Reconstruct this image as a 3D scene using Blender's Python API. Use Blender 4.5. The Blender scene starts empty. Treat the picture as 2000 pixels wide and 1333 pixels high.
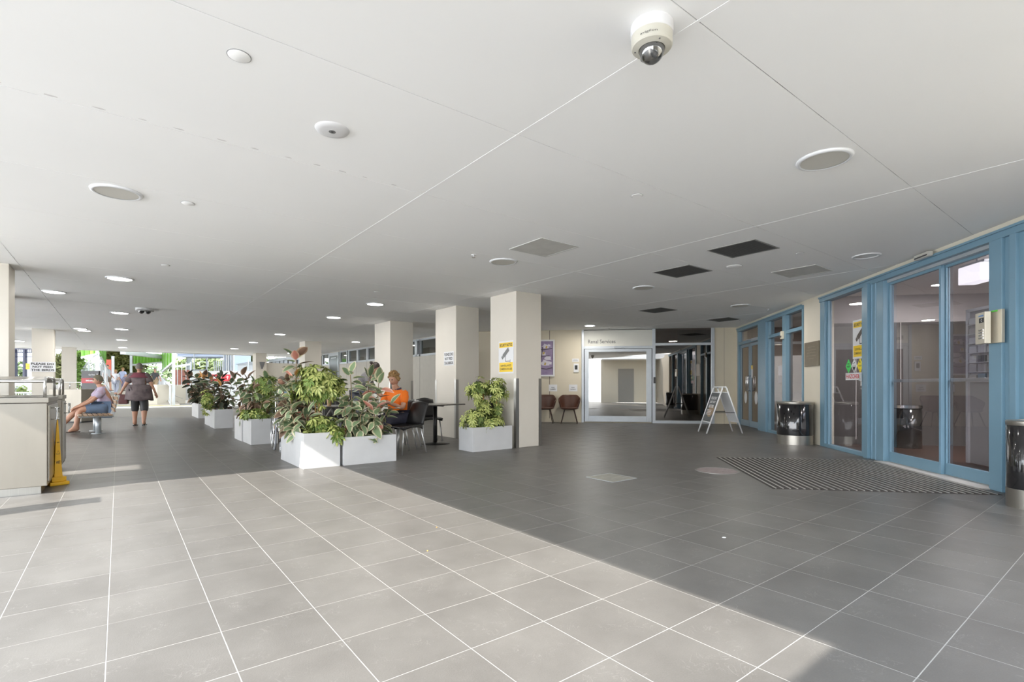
import bpy, bmesh, math, random
from mathutils import Vector, Matrix, Euler
PI=math.pi
random.seed(7)
scn=bpy.context.scene
# ------------------------------------------------------------------ camera, light, exposure
TH=0.6592; FPX=991.5; Y0=754.0; CH=1.09; H=2.754
cam_d=bpy.data.cameras.new('camera'); cam=bpy.data.objects.new('camera',cam_d); scn.collection.objects.link(cam)
cam.location=(0,0,CH); cam.rotation_euler=(PI/2,0,-TH)
cam_d.sensor_width=36; cam_d.lens=36*FPX/2000; cam_d.shift_y=(Y0-666.5)/2000; cam_d.clip_start=.05; cam_d.clip_end=500
scn.camera=cam
w=bpy.data.worlds.new('world'); scn.world=w; w.use_nodes=True
nt=w.node_tree; nt.nodes.clear()
wo=nt.nodes.new('ShaderNodeOutputWorld'); bg=nt.nodes.new('ShaderNodeBackground')
tc=nt.nodes.new('ShaderNodeTexCoord'); sx=nt.nodes.new('ShaderNodeSeparateXYZ'); cr=nt.nodes.new('ShaderNodeValToRGB')
cr.color_ramp.elements[0].position=0.0; cr.color_ramp.elements[0].color=(.86,.93,1,1)
cr.color_ramp.elements[1].position=.7; cr.color_ramp.elements[1].color=(.52,.72,1,1)
cn=nt.nodes.new('ShaderNodeTexNoise'); cn.inputs['Scale'].default_value=2.2; cn.inputs['Detail'].default_value=6
cr2=nt.nodes.new('ShaderNodeValToRGB'); cr2.color_ramp.elements[0].position=.42; cr2.color_ramp.elements[1].position=.62
mx=nt.nodes.new('ShaderNodeMixRGB'); mx.inputs['Color2'].default_value=(1,1,.99,1)
nt.links.new(tc.outputs['Generated'],sx.inputs[0]); nt.links.new(sx.outputs['Z'],cr.inputs[0]); nt.links.new(tc.outputs['Generated'],cn.inputs['Vector'])
nt.links.new(cn.outputs['Fac'],cr2.inputs[0]); nt.links.new(cr2.outputs['Color'],mx.inputs['Fac']); nt.links.new(cr.outputs['Color'],mx.inputs['Color1'])
nt.links.new(mx.outputs['Color'],bg.inputs['Color']); nt.links.new(bg.outputs[0],wo.inputs[0])
bg.inputs['Strength'].default_value=3.8
SUN_DIR=Vector((1,.2,-.74)).normalized()
sd=bpy.data.lights.new('sun','SUN'); sd.energy=6.6; sd.angle=math.radians(.53); sd.color=(1,.955,.89)
so=bpy.data.objects.new('sun',sd); scn.collection.objects.link(so); so.rotation_euler=SUN_DIR.to_track_quat('-Z','Y').to_euler(); so.location=(-8,-3,9)
scn.view_settings.view_transform='Standard'; scn.view_settings.look='None'; scn.view_settings.exposure=1.02; scn.view_settings.gamma=1
scn.view_settings.use_curve_mapping=False
scn.cycles.use_denoising=True
scn.cycles.max_bounces=8; scn.cycles.diffuse_bounces=6; scn.cycles.glossy_bounces=4; scn.cycles.transparent_max_bounces=12
scn.cycles.sample_clamp_indirect=6
# ------------------------------------------------------------------ helpers
C,S_=math.cos(TH),math.sin(TH)
def G(x,y,z=0.0):
    """floor (or level z) point seen at photo pixel x,y; used when measuring the place"""
    d=FPX*(CH-z)/(y-Y0); X=(x-1000)/FPX*d
    return (X*C+d*S_, -X*S_+d*C)
def PD(x,D):
    X=(x-1000)/FPX*D; return (X*C+D*S_, -X*S_+D*C)
def Zd(y,D): return CH+(Y0-y)*D/FPX
FE=Vector((.7213,.6926,0)); FN=Vector((-.6926,.7213,0)); P0=Vector((7.0,.88,0))
def fac(s,t,z=0): return P0+FE*s+FN*t+Vector((0,0,z))
FROT=math.atan2(-FE.y,-FE.x)      # local x = right as seen from the corridor (-FE), local y = into the building (-FN)
RROT=math.atan2(-FN.y,-FN.x)      # back wall: local x = -FN, local y = +FE
def srgb(r,g,b):
    f=lambda c:(c/255/12.92 if c/255<=.04045 else ((c/255+.055)/1.055)**2.4)
    return (f(r),f(g),f(b),1)
def lin(c): return (c[0],c[1],c[2],1)
MATS={}
def mat(name,col,rough=.6,metal=0,var=0.0,vscale=6,bump=0,bscale=60,spec=.5,stretch=None,col2=None,emit=None,estr=0,rand=0.0,coat=0):
    if name in MATS: return MATS[name]
    m=bpy.data.materials.new(name); m.use_nodes=True; n=m.node_tree; p=n.nodes['Principled BSDF']
    p.inputs['Base Color'].default_value=lin(col); p.inputs['Roughness'].default_value=rough; p.inputs['Metallic'].default_value=metal
    p.inputs['Specular IOR Level'].default_value=spec
    if coat: p.inputs['Coat Weight'].default_value=coat
    if emit: p.inputs['Emission Color'].default_value=lin(emit); p.inputs['Emission Strength'].default_value=estr
    last=None
    if var or bump or col2:
        t=n.nodes.new('ShaderNodeTexCoord'); mp=n.nodes.new('ShaderNodeMapping')
        if stretch: mp.inputs['Scale'].default_value=stretch
        n.links.new(t.outputs['Object'],mp.inputs[0])
    if var or col2:
        no=n.nodes.new('ShaderNodeTexNoise'); no.inputs['Scale'].default_value=vscale; no.inputs['Detail'].default_value=5; n.links.new(mp.outputs[0],no.inputs['Vector'])
        r=n.nodes.new('ShaderNodeValToRGB'); r.color_ramp.elements[0].position=.3; r.color_ramp.elements[1].position=.7
        if col2: r.color_ramp.elements[0].color=lin(col); r.color_ramp.elements[1].color=lin(col2)
        else:
            r.color_ramp.elements[0].color=tuple(max(0,c*(1-var)) for c in col[:3])+(1,); r.color_ramp.elements[1].color=tuple(min(1,c*(1+var)) for c in col[:3])+(1,)
        n.links.new(no.outputs['Fac'],r.inputs[0]); last=r.outputs['Color']
    if rand:
        oi=n.nodes.new('ShaderNodeObjectInfo'); mr=n.nodes.new('ShaderNodeMapRange'); mr.inputs['To Min'].default_value=1-rand; mr.inputs['To Max'].default_value=1+rand
        n.links.new(oi.outputs['Random'],mr.inputs[0]); hs=n.nodes.new('ShaderNodeHueSaturation'); n.links.new(mr.outputs[0],hs.inputs['Value'])
        if last: n.links.new(last,hs.inputs['Color'])
        else: hs.inputs['Color'].default_value=lin(col)
        last=hs.outputs[0]
    if last: n.links.new(last,p.inputs['Base Color'])
    if bump:
        nb=n.nodes.new('ShaderNodeTexNoise'); nb.inputs['Scale'].default_value=bscale; nb.inputs['Detail'].default_value=4; n.links.new(mp.outputs[0],nb.inputs['Vector'])
        b=n.nodes.new('ShaderNodeBump'); b.inputs['Strength'].default_value=bump; b.inputs['Distance'].default_value=.01
        n.links.new(nb.outputs['Fac'],b.inputs['Height']); n.links.new(b.outputs[0],p.inputs['Normal'])
    MATS[name]=m; return m
def glassmat(name,tint,mir=.1,ior=1.5,rough=0.0,mtint=(1,1,1)):
    m=bpy.data.materials.new(name); m.use_nodes=True; n=m.node_tree; n.nodes.clear()
    o=n.nodes.new('ShaderNodeOutputMaterial'); tr=n.nodes.new('ShaderNodeBsdfTransparent'); gl=n.nodes.new('ShaderNodeBsdfGlossy'); mxs=n.nodes.new('ShaderNodeMixShader')
    tr.inputs[0].default_value=lin(tint); gl.inputs['Roughness'].default_value=rough; gl.inputs[0].default_value=lin(mtint)
    fr=n.nodes.new('ShaderNodeFresnel'); fr.inputs[0].default_value=ior; ad=n.nodes.new('ShaderNodeMath'); ad.operation='ADD'; ad.inputs[1].default_value=mir; ad.use_clamp=True
    n.links.new(fr.outputs[0],ad.inputs[0]); ge=n.nodes.new('ShaderNodeNewGeometry'); iv=n.nodes.new('ShaderNodeMath'); iv.operation='SUBTRACT'; iv.inputs[0].default_value=1; n.links.new(ge.outputs['Backfacing'],iv.inputs[1]); mu=n.nodes.new('ShaderNodeMath'); mu.operation='MULTIPLY'; n.links.new(ad.outputs[0],mu.inputs[0]); n.links.new(iv.outputs[0],mu.inputs[1]); n.links.new(mu.outputs[0],mxs.inputs[0]); n.links.new(tr.outputs[0],mxs.inputs[1]); n.links.new(gl.outputs[0],mxs.inputs[2]); n.links.new(mxs.outputs[0],o.inputs[0])
    MATS[name]=m; return m

COL=scn.collection
def setp(o,label=None,cat=None,group=None,kind=None):
    if label: o['label']=label
    if cat: o['category']=cat
    if group: o['group']=group
    if kind: o['kind']=kind
    return o
def thing(name,label,cat,loc=(0,0,0),rz=0,group=None):
    o=bpy.data.objects.new(name,None); COL.objects.link(o); o.location=loc; o.rotation_euler=(0,0,rz); o.empty_display_size=.1
    return setp(o,label,cat,group)
def struct(name,loc=(0,0,0),rz=0):
    o=bpy.data.objects.new(name,None); COL.objects.link(o); o.location=loc; o.rotation_euler=(0,0,rz); o['kind']='structure'; o.empty_display_size=.1
    return o
class MB:
    def __init__(s): s.v=[]; s.f=[]; s.mi=[]; s.uv=None
    def add(s,vs,fs,mi=0,M=None):
        b=len(s.v)
        for p in vs:
            p=Vector(p); 
            if M is not None: p=M@p
            s.v.append(p)
        for f in fs: s.f.append([b+i for i in f]); s.mi.append(mi)
        return s
    def box(s,x0,x1,y0,y1,z0,z1,mi=0,M=None,bev=0):
        if bev<=0:
            vs=[(x,y,z) for z in (z0,z1) for y in (y0,y1) for x in (x0,x1)]
            return s.add(vs,[(0,2,3,1),(4,5,7,6),(0,1,5,4),(2,6,7,3),(0,4,6,2),(1,3,7,5)],mi,M)
        bm=bmesh.new(); bmesh.ops.create_cube(bm,size=1)
        for v in bm.verts: v.co=Vector(((x0+x1)/2+v.co.x*(x1-x0),(y0+y1)/2+v.co.y*(y1-y0),(z0+z1)/2+v.co.z*(z1-z0)))
        bmesh.ops.bevel(bm,geom=bm.edges[:],offset=bev,segments=2,profile=.6,affect='EDGES')
        bm.verts.index_update(); s.add([v.co[:] for v in bm.verts],[[v.index for v in f.verts] for f in bm.faces],mi,M); bm.free(); return s
    def tube(s,pts,r,n=8,mi=0,M=None,cap=True,closed=False):
        pts=[Vector(p) for p in pts]; rs=r if isinstance(r,(list,tuple)) else [r]*len(pts)
        L=len(pts); rings=[]; prev=None
        for i,p in enumerate(pts):
            if closed: t=(pts[(i+1)%L]-pts[i-1]).normalized()
            else: t=((pts[min(i+1,L-1)]-pts[max(i-1,0)])).normalized()
            if prev is None: 
                a=Vector((0,0,1)) if abs(t.z)<.9 else Vector((1,0,0)); x=t.cross(a).normalized()
            else:
                x=(prev-t*prev.dot(t)).normalized()
            prev=x; y=t.cross(x)
            rings.append([p+(x*math.cos(2*PI*k/n)+y*math.sin(2*PI*k/n))*rs[i] for k in range(n)])
        vs=[q for rg in rings for q in rg]; fs=[]
        for i in range(L if closed else L-1):
            j=(i+1)%L
            for k in range(n): fs.append((i*n+k,i*n+(k+1)%n,j*n+(k+1)%n,j*n+k))
        if cap and not closed: fs.append(tuple(range(n))[::-1]); fs.append(tuple((L-1)*n+k for k in range(n)))
        return s.add(vs,fs,mi,M)
    def lathe(s,prof,n=24,mi=0,M=None,a0=0,a1=2*PI,capb=True):
        full=abs(a1-a0-2*PI)<1e-6; m=n if full else n+1; vs=[]
        for r,z in prof:
            for k in range(m):
                a=a0+(a1-a0)*k/n; vs.append((r*math.cos(a),r*math.sin(a),z))
        fs=[]
        for i in range(len(prof)-1):
            for k in range(n):
                k2=(k+1)%m if full else k+1
                fs.append((i*m+k,i*m+k2,(i+1)*m+k2,(i+1)*m+k))
        if capb and full:
            if prof[0][0]>1e-5: fs.append(tuple(range(m))[::-1])
            if prof[-1][0]>1e-5: fs.append(tuple((len(prof)-1)*m+k for k in range(m)))
        return s.add(vs,fs,mi,M)
    def grid(s,fn,nu,nv,mi=0,M=None,thick=0):
        vs=[fn(i/nu,j/nv) for j in range(nv+1) for i in range(nu+1)]
        fs=[(j*(nu+1)+i,j*(nu+1)+i+1,(j+1)*(nu+1)+i+1,(j+1)*(nu+1)+i) for j in range(nv) for i in range(nu)]
        return s.add(vs,fs,mi,M)
    def prism(s,poly,z0,z1,mi=0,M=None):
        n=len(poly); vs=[(p[0],p[1],z0) for p in poly]+[(p[0],p[1],z1) for p in poly]
        fs=[tuple(range(n))[::-1],tuple(range(n,2*n))]+[(i,(i+1)%n,n+(i+1)%n,n+i) for i in range(n)]
        return s.add(vs,fs,mi,M)
    def mesh(s,name,mats,smooth=False):
        me=bpy.data.meshes.new(name); me.from_pydata([tuple(p) for p in s.v],[],s.f)
        if not isinstance(mats,(list,tuple)): mats=[mats]
        for m in mats: me.materials.append(m)
        me.polygons.foreach_set('material_index',s.mi)
        if smooth: me.polygons.foreach_set('use_smooth',[True]*len(s.f))
        me.update()
        bm=bmesh.new(); bm.from_mesh(me); bmesh.ops.recalc_face_normals(bm,faces=bm.faces); bm.to_mesh(me); bm.free()
        return me
    def build(s,name,mats,parent=None,smooth=False,loc=None,rz=None,thick=0,sub=0,kind=None,label=None,autos=False):
        me=s.mesh(name,mats,smooth); o=bpy.data.objects.new(name,me); COL.objects.link(o)
        if parent: o.parent=parent
        if loc is not None: o.location=loc
        if rz is not None: o.rotation_euler=(0,0,rz)
        if thick: md=o.modifiers.new('solid','SOLIDIFY'); md.thickness=thick; md.offset=0
        if sub: md=o.modifiers.new('sub','SUBSURF'); md.levels=sub; md.render_levels=sub
        if autos:
            try: me.set_sharp_from_angle(angle=math.radians(35))
            except Exception: pass
        if kind: o['kind']=kind
        if label: o['label']=label
        return o
def copy_tree(o,parent=None):
    c=o.copy(); COL.objects.link(c); c.parent=parent
    for k in ('label',): pass
    for ch in list(o.children): copy_tree(ch,c)
    return c
FONT_CACHE={}
def text_mesh(s,size=None,width=None,height=None,bold=0,extr=.0004):
    cu=bpy.data.curves.new('lettering','FONT'); cu.body=s; cu.size=1; cu.align_x='CENTER'; cu.offset=bold; cu.extrude=0; cu.resolution_u=3
    ob=bpy.data.objects.new('lettering',cu); COL.objects.link(ob)
    dg=bpy.context.evaluated_depsgraph_get(); me=bpy.data.meshes.new_from_object(ob.evaluated_get(dg))
    vs=[v.co.copy() for v in me.vertices]; fs=[list(p.vertices) for p in me.polygons]
    bpy.data.objects.remove(ob); bpy.data.curves.remove(cu); bpy.data.meshes.remove(me)
    x0=min(v.x for v in vs); x1=max(v.x for v in vs); y0=min(v.y for v in vs); y1=max(v.y for v in vs)
    if width: sx=width/(x1-x0)
    else: sx=height/(y1-y0)
    sy=height/(y1-y0) if height else sx
    out=[Vector(((v.x-(x0+x1)/2)*sx,(v.y-(y0+y1)/2)*sy,0)) for v in vs]
    return out,fs
def put_text(mb,s,cx,cz,width=None,height=None,bold=.02,y=-.004,mi=0,shear=0):
    """flat printed text on a face whose local x is right, z up, viewer at -y"""
    vs,fs=text_mesh(s,width=width,height=height,bold=bold)
    mb.add([(cx+v.x+shear*v.y,y,cz+v.y) for v in vs],fs,mi)
# ------------------------------------------------------------------ materials
PAINT=mat('column_paint',(.64,.595,.52),.55,var=.025,vscale=1.5,bump=.15,bscale=200)
CREAM=mat('cream_wall_paint',(.66,.61,.51),.6,var=.03,vscale=1.2,bump=.1,bscale=150)
CEIL=mat('ceiling_board_paint',(.93,.93,.925),.75,var=.012,vscale=.8)
CSTRIP=mat('ceiling_joint_white',(.95,.95,.95),.6)
BLUE=mat('blue_powder_coat',(.165,.285,.37),.32,var=.04,vscale=2,spec=.5)
ALU=mat('silver_frame_aluminium',(.50,.53,.56),.35,.35,var=.03)
STEEL=mat('brushed_stainless',(.46,.44,.40),.28,.95,var=.05,vscale=3,stretch=(40,40,1))
STEELW=mat('brushed_stainless_panel',(.27,.245,.205),.38,.5,var=.08,vscale=1.2,stretch=(3,3,.6))  # broad upright tone bands in the colour stand for soft reflections
CHROME=mat('polished_steel',(.75,.75,.75),.12,1)
BLK=mat('black_plastic',(.018,.017,.017),.35)
BLKG=mat('black_gloss_enamel',(.012,.012,.014),.12,.2,coat=1)
DARK=mat('dark_grey',(.05,.05,.052),.5)
WHITE=mat('white_powder_coat',(.78,.79,.81),.4)
WPLAN=mat('white_planter_fibreglass',(.55,.55,.55),.38,var=.035,vscale=5)
SOIL=mat('potting_soil',(.05,.034,.022),.95,bump=.8,bscale=40,var=.3)
YEL=mat('sign_yellow',(.82,.55,.01),.4); SWH=mat('sign_white',(.70,.70,.71),.4); SBK=mat('sign_black',(.02,.02,.02),.5); SGR=mat('sign_grey',(.17,.17,.17),.5)
GRN=mat('sign_green',(.05,.62,.11),.4); RED=mat('sign_red',(.55,.02,.03),.4)
TIMB=mat('bench_timber',(.36,.24,.15),.5,var=.25,vscale=3,stretch=(1,12,1))
BROWN=mat('brown_leather',(.085,.036,.022),.3,var=.1,vscale=10)
BRNM=mat('brown_metal',(.075,.045,.035),.35,.3)
GLASS=glassmat('facade_glass',(.78,.76,.77),.03,1.45)
GLASSD=glassmat('tinted_reflective_glass',(.42,.37,.36),.14,1.5,0.0,(.9,.85,.8))
GLASSM=glassmat('mirror_tint_glass',(.22,.19,.18),.30,1.5,0.0,(.92,.88,.82))
GLASSG=glassmat('strip_window_glass',(.35,.42,.40),.12,1.5)
CLEAR=glassmat('camera_dome_glass',(.35,.35,.35),.15,1.5)
YCONE=mat('yellow_plastic',(.75,.42,.01),.45)
SKIN=mat('skin',(.50,.27,.18),.5,var=.05); HAIRB=mat('dark_hair',(.03,.02,.015),.6); HAIRBL=mat('sandy_hair',(.28,.16,.06),.6,var=.2,vscale=40); HAIRG=mat('grey_hair',(.16,.14,.12),.6,var=.2,vscale=40)
# floor tile: grey porcelain with fine pale scratches
def tilemat(name,island):
    m=bpy.data.materials.new(name); m.use_nodes=True; n=m.node_tree; p=n.nodes['Principled BSDF']; L=n.links.new
    ge=n.nodes.new('ShaderNodeNewGeometry'); oi=n.nodes.new('ShaderNodeObjectInfo')
    no=n.nodes.new('ShaderNodeTexNoise'); no.inputs['Scale'].default_value=2.4; no.inputs['Detail'].default_value=8; no.inputs['Roughness'].default_value=.62; L(ge.outputs['Position'],no.inputs['Vector'])
    r=n.nodes.new('ShaderNodeValToRGB'); r.color_ramp.elements[0].position=.3; r.color_ramp.elements[0].color=(.1035,.0975,.090,1); r.color_ramp.elements[1].position=.72; r.color_ramp.elements[1].color=(.141,.134,.124,1)
    L(no.outputs['Fac'],r.inputs[0])
    # pale hairline veins
    wv=n.nodes.new('ShaderNodeTexNoise'); wv.inputs['Scale'].default_value=9; wv.inputs['Detail'].default_value=3; wv.inputs['Distortion'].default_value=2.2; L(ge.outputs['Position'],wv.inputs['Vector'])
    ab=n.nodes.new('ShaderNodeMath'); ab.operation='SUBTRACT'; ab.inputs[1].default_value=.5; L(wv.outputs['Fac'],ab.inputs[0])
    a2=n.nodes.new('ShaderNodeMath'); a2.operation='ABSOLUTE'; L(ab.outputs[0],a2.inputs[0])
    mr=n.nodes.new('ShaderNodeMapRange'); mr.inputs['From Min'].default_value=0; mr.inputs['From Max'].default_value=.012; mr.inputs['To Min'].default_value=.35; mr.inputs['To Max'].default_value=0; L(a2.outputs[0],mr.inputs[0])
    fn=n.nodes.new('ShaderNodeTexNoise'); fn.inputs['Scale'].default_value=160; fn.inputs['Detail'].default_value=3; L(ge.outputs['Position'],fn.inputs['Vector'])
    mk=n.nodes.new('ShaderNodeTexNoise'); mk.inputs['Scale'].default_value=5; L(ge.outputs['Position'],mk.inputs['Vector'])
    mkr=n.nodes.new('ShaderNodeMapRange'); mkr.inputs['From Min'].default_value=.52; mkr.inputs['From Max'].default_value=.6; L(mk.outputs['Fac'],mkr.inputs[0])
    mm=n.nodes.new('ShaderNodeMath'); mm.operation='MULTIPLY'; L(mr.outputs[0],mm.inputs[0]); L(mkr.outputs[0],mm.inputs[1])
    mxc=n.nodes.new('ShaderNodeMixRGB'); mxc.inputs['Color2'].default_value=(.30,.29,.27,1); L(mm.outputs[0],mxc.inputs['Fac']); L(r.outputs[0],mxc.inputs['Color1'])
    fr=n.nodes.new('ShaderNodeMapRange'); fr.inputs['To Min'].default_value=.86; fr.inputs['To Max'].default_value=1.14; L(fn.outputs['Fac'],fr.inputs[0])
    rn=n.nodes.new('ShaderNodeMapRange'); rn.inputs['To Min'].default_value=.95; rn.inputs['To Max'].default_value=1.06
    L(ge.outputs['Random Per Island'] if island else oi.outputs['Random'],rn.inputs[0])
    mu=n.nodes.new('ShaderNodeMath'); mu.operation='MULTIPLY'; L(fr.outputs[0],mu.inputs[0]); L(rn.outputs[0],mu.inputs[1])
    hs=n.nodes.new('ShaderNodeHueSaturation'); L(mu.outputs[0],hs.inputs['Value']); L(mxc.outputs[0],hs.inputs['Color']); L(hs.outputs[0],p.inputs['Base Color'])
    p.inputs['Roughness'].default_value=.40; p.inputs['Specular IOR Level'].default_value=.36
    b=n.nodes.new('ShaderNodeBump'); b.inputs['Strength'].default_value=.12; b.inputs['Distance'].default_value=.004; L(fn.outputs['Fac'],b.inputs['Height']); L(b.outputs[0],p.inputs['Normal'])
    return m
TILE=tilemat('grey_porcelain_tile',False); TILES=tilemat('grey_porcelain_tile_field',True)
GROUT=mat('pale_grout',(.34,.33,.31),.9)
CONC=mat('pale_concrete_paving',(.84,.82,.79),.9,var=.12,vscale=.6)
ROOFM=mat('roof_slab',(.7,.69,.66),.8)
DWOOD=mat('dark_timber_floor',(.060,.026,.016),.3,var=.4,vscale=2,stretch=(1,14,1))
LOBW=mat('lobby_wall_grey',(.50,.48,.475),.7); LOBD=mat('lobby_dark_panel',(.085,.078,.075),.4,var=.2,vscale=1.2,stretch=(6,6,.4)); LOBC=mat('lobby_ceiling',(.6,.58,.57),.8)

# ------------------------------------------------------------------ ground and floor
ground=MB().box(-60,60,-40,110,-.35,-.03).build('ground',CONC,kind='structure')
floor=struct('floor')
T=.3986; U0=-.439; V0=1.369
MB().prism([(-9,-3.6),(5.2,-3.6),(14.6,8.0),(15,34.4),(-9,34.4)],-.028,-.0007).build('grout_bed',GROUT,floor)
cand=[]
for i in range(-20,38):
    for j in range(-12,83):
        uc=U0+(i+.5)*T; vc=V0+(j+.5)*T
        d=Vector((uc,vc,0))-P0; t=d.dot(FN); s=d.dot(FE)
        if t<-.35 or s>9.9: continue
        if uc>8.5 and s>9.6: continue
        D=uc*S_+vc*C; X=uc*C-vc*S_
        inview=D>1.5 and abs(X)/D<1.12
        cand.append(((D if inview else 99+abs(D)),i,j,inview))
cand.sort()
tm=MB().box(.0022,T-.0022,.0022,T-.0022,-.02,0).mesh('tile',TILE)
for k,(D,i,j,iv) in enumerate(cand[:298]):
    o=bpy.data.objects.new('tile',tm); COL.objects.link(o); o.parent=floor; o.location=(U0+i*T,V0+j*T,random.uniform(-.0003,.0003))
mb=MB()
for D,i,j,iv in cand[298:]:
    if (i,j) in ((12,6),(12,7)) : pass
    mb.box(U0+i*T+.0022,U0+(i+1)*T-.0022,V0+j*T+.0022,V0+(j+1)*T-.0022,-.02,0)
mb.build('tile_field',TILES,floor,kind='stuff')
# floor fittings
ac=thing('access_cover','square pale concrete access cover set in the dark tiled floor','cover',(4.61,4.03,0))
MB().box(-.205,.205,-.205,.205,-.012,.0035).build('cover_plate',mat('cover_concrete',(.30,.29,.25),.8,var=.15,vscale=12,bump=.4),ac)
MB().box(-.212,.212,-.212,-.206,-.012,.0045).box(-.212,.212,.206,.212,-.012,.0045).box(-.212,-.206,-.212,.212,-.012,.0045).box(.206,.212,-.212,.212,-.012,.0045).build('cover_frame',ALU,ac)
dc=thing('drain_cover','round pinkish drain cover in the floor beside the striped entrance mat','cover',(6.06,3.53,0))
MB().lathe([(.0,.004),(.235,.004),(.24,.002),(.24,-.01)],36).build('cover_disc',mat('drain_pink',(.25,.205,.20),.6,var=.2,vscale=15),dc)
MB().lathe([(.242,.0),(.242,.0055),(.262,.0055),(.264,-.005)],36,capb=False).build('cover_ring',mat('ring_grey',(.25,.24,.23),.5,.3),dc)
# entrance mat: rubber inlay with aluminium bars running along the facade
em=thing('entrance_mat','striped entrance mat of aluminium bars on dark rubber before the blue sliding doors','mat',fac(0,0),FROT)
MB().box(-2.42,-.05,-2.27,-.12,-.01,.004).build('rubber_inlay',mat('mat_rubber',(.05,.045,.042),.9,bump=.5,bscale=120),em)
bars=MB()
for k in range(30):
    y=-2.235+k*.0715
    bars.box(-2.41,-.06,y-.0062,y+.0062,.004,.010)
bars.build('aluminium_bars',mat('mat_bar',(.55,.53,.50),.35,.6),em,kind='stuff')
# paper scrap and crumbs on the floor
def crumb(nm,label,cat,x,y,r,m):
    u,v=G(x,y); b=MB(); n=7
    pts=[(r*(.6+.5*random.random())*math.cos(2*PI*k/n),r*(.6+.5*random.random())*math.sin(2*PI*k/n)) for k in range(n)]
    b.prism(pts,.001,.004); setp(b.build(nm,m,loc=(u,v,0)),label,cat)
crumb('paper_scrap','small torn white paper scrap lying on the shaded grey tiles','litter',1414,1051,.014,SWH)
crumb('bread_crumb','orange food crumb on the sunlit tiles, beside a grout line','litter',853,1031,.006,mat('crumb',(.7,.35,.08),.8))
crumb('bread_crumb','pale orange crumb on the sunlit tiles closer to the tile middle','litter',835,1077,.006,MATS['crumb'])

# ------------------------------------------------------------------ ceiling, roof
roof=struct('roof')
rb=MB()
z0,z1=H+.02,H+.45
rb.box(-1.36,17,-.01,6.32,z0,z1); rb.box(-4.3,2.6,-1.0,-.01,z0,z1).box(2.6,17,-.35,-.01,z0,z1)
rb.box(-3.5,17,6.32,8.62,z0,z1); rb.box(-8.5,17,8.62,30.3,z0,z1)
rb.build('roof_slab',ROOFM,roof)
ceiling=struct('ceiling')
WU=[2.09+3.168*k for k in range(-4,6)]; DV=[1.31+1.322*k for k in range(-3,23)]
def roof_has(u,v):
    if -.01<=v<6.32: return u>=-1.36
    if -2.6<=v<-.01: return u>=-4.3
    if 6.32<=v<8.62: return u>=-3.5
    return u>=-8.5 and v<30.3
for a in range(len(WU)-1):
    for b in range(len(DV)-1):
        u0,u1,v0,v1=WU[a],WU[a+1],DV[b],DV[b+1]
        vm=(v0+v1)/2
        lim=-8.5 if vm>=8.62 else (-3.5 if vm>=6.32 else (-1.36 if vm>=0 else -4.3))
        u0c=max(u0,lim)
        if u1<=u0c+.02: continue
        v1c=min(v1,30.3); v0c=max(v0,-1.0 if u0<2 else -.35)
        if v1c<=v0c: continue
        d=Vector(((u0c+u1)/2,vm,0))-P0
        if d.dot(FN)<-5.5 or (vm>12 and u0c>11): continue
        mb=MB().box(u0c+.006,u1-.006,v0c+.003,v1c-.003,H,H+.012)
        mb.build('ceiling_panel',CEIL,ceiling)
MB().box(-8.5,17,8.62,30.3,H+.012,H+.02).box(-1.36,17,-.01,6.32,H+.012,H+.02).box(-4.3,2.6,-1.0,-.01,H+.012,H+.02).box(2.6,17,-.35,-.01,H+.012,H+.02).box(-3.5,17,6.32,8.62,H+.012,H+.02).build('ceiling_backing',CSTRIP,ceiling)
# dark joint sealant in the cross joints, peeling in patches
sl=MB()
for v in DV: 
    lim=-8.5 if v>=8.62 else (-3.5 if v>=6.32 else (-1.36 if v>=0 else -4.3))
    sl.box(lim,16.5,v-.0028,v+.0028,H+.003,H+.0119)
ws=MB()
for u in WU[4:]: ws.box(u-.008,u+.008,max(-.35,-1 if u<2.6 else -.35) if u>-1.3 else 8.7,30.2,H-.0012,H+.011)
ws.build('joint_strip',CSTRIP,ceiling)
sl.build('joint_sealant',mat('joint_grey',(.5,.5,.5),.9,var=.5,vscale=3),ceiling)
pp=MB(); random.seed(3)
for k in range(20):
    u=-2.2+k*.21+random.uniform(-.03,.03); n=8; r=random.uniform(.018,.034)
    if u<-1.3: continue
    pp.prism([(u+r*1.3*math.cos(2*PI*q/n)*random.uniform(.6,1.1),DV[5]-.035+r*.35*math.sin(2*PI*q/n)*random.uniform(.6,1.1)) for q in range(n)],H-.0006,H)
pp.build('filler_patches',mat('filler_patch',(.70,.68,.68),.9),ceiling,kind='stuff')
# edge fascia of the roof
MB().box(-8.6,-8.5,8.62,30.3,H-.05,z1).box(-8.5,17,30.3,30.42,H-.04,z1).build('trim_1',ROOFM,kind='structure')

# ------------------------------------------------------------------ columns
ORD=['first','second','third','fourth','fifth','sixth','seventh','eighth','ninth','tenth']
def column(u0,v0,du,dv,label,guard=True,group='square concrete columns'):
    t=thing('column',label,'column',(u0,v0,0),0,group)
    MB().box(0,du,0,dv,0,H,bev=.008).build('shaft',PAINT,t)
    if guard:
        for (x,y,sx,sy) in ((0,0,1,1),(du,0,-1,1),(0,dv,1,-1)):
            g=MB(); a=.002
            g.box(min(x-a*sx,x+.062*sx),max(x-a*sx,x+.062*sx),min(y-.004*sy,y),max(y-.004*sy,y),.003,1.22)
            g.box(min(x-.004*sx,x),max(x-.004*sx,x),min(y-.004*sy,y+.062*sy),max(y-.004*sy,y+.062*sy),.003,1.22)
            g.build('corner_guard',STEEL,t)
    return t
column(5.50,6.98,.58,.78,'cream square column with a yellow security notice, beside the low white planter')
column(5.52,9.02,.57,.86,'cream square column with an upright bird-feeding notice, behind the cafe table')
column(5.48,12.15,.64,1.0,'cream square column behind the seated person in orange')
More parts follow.
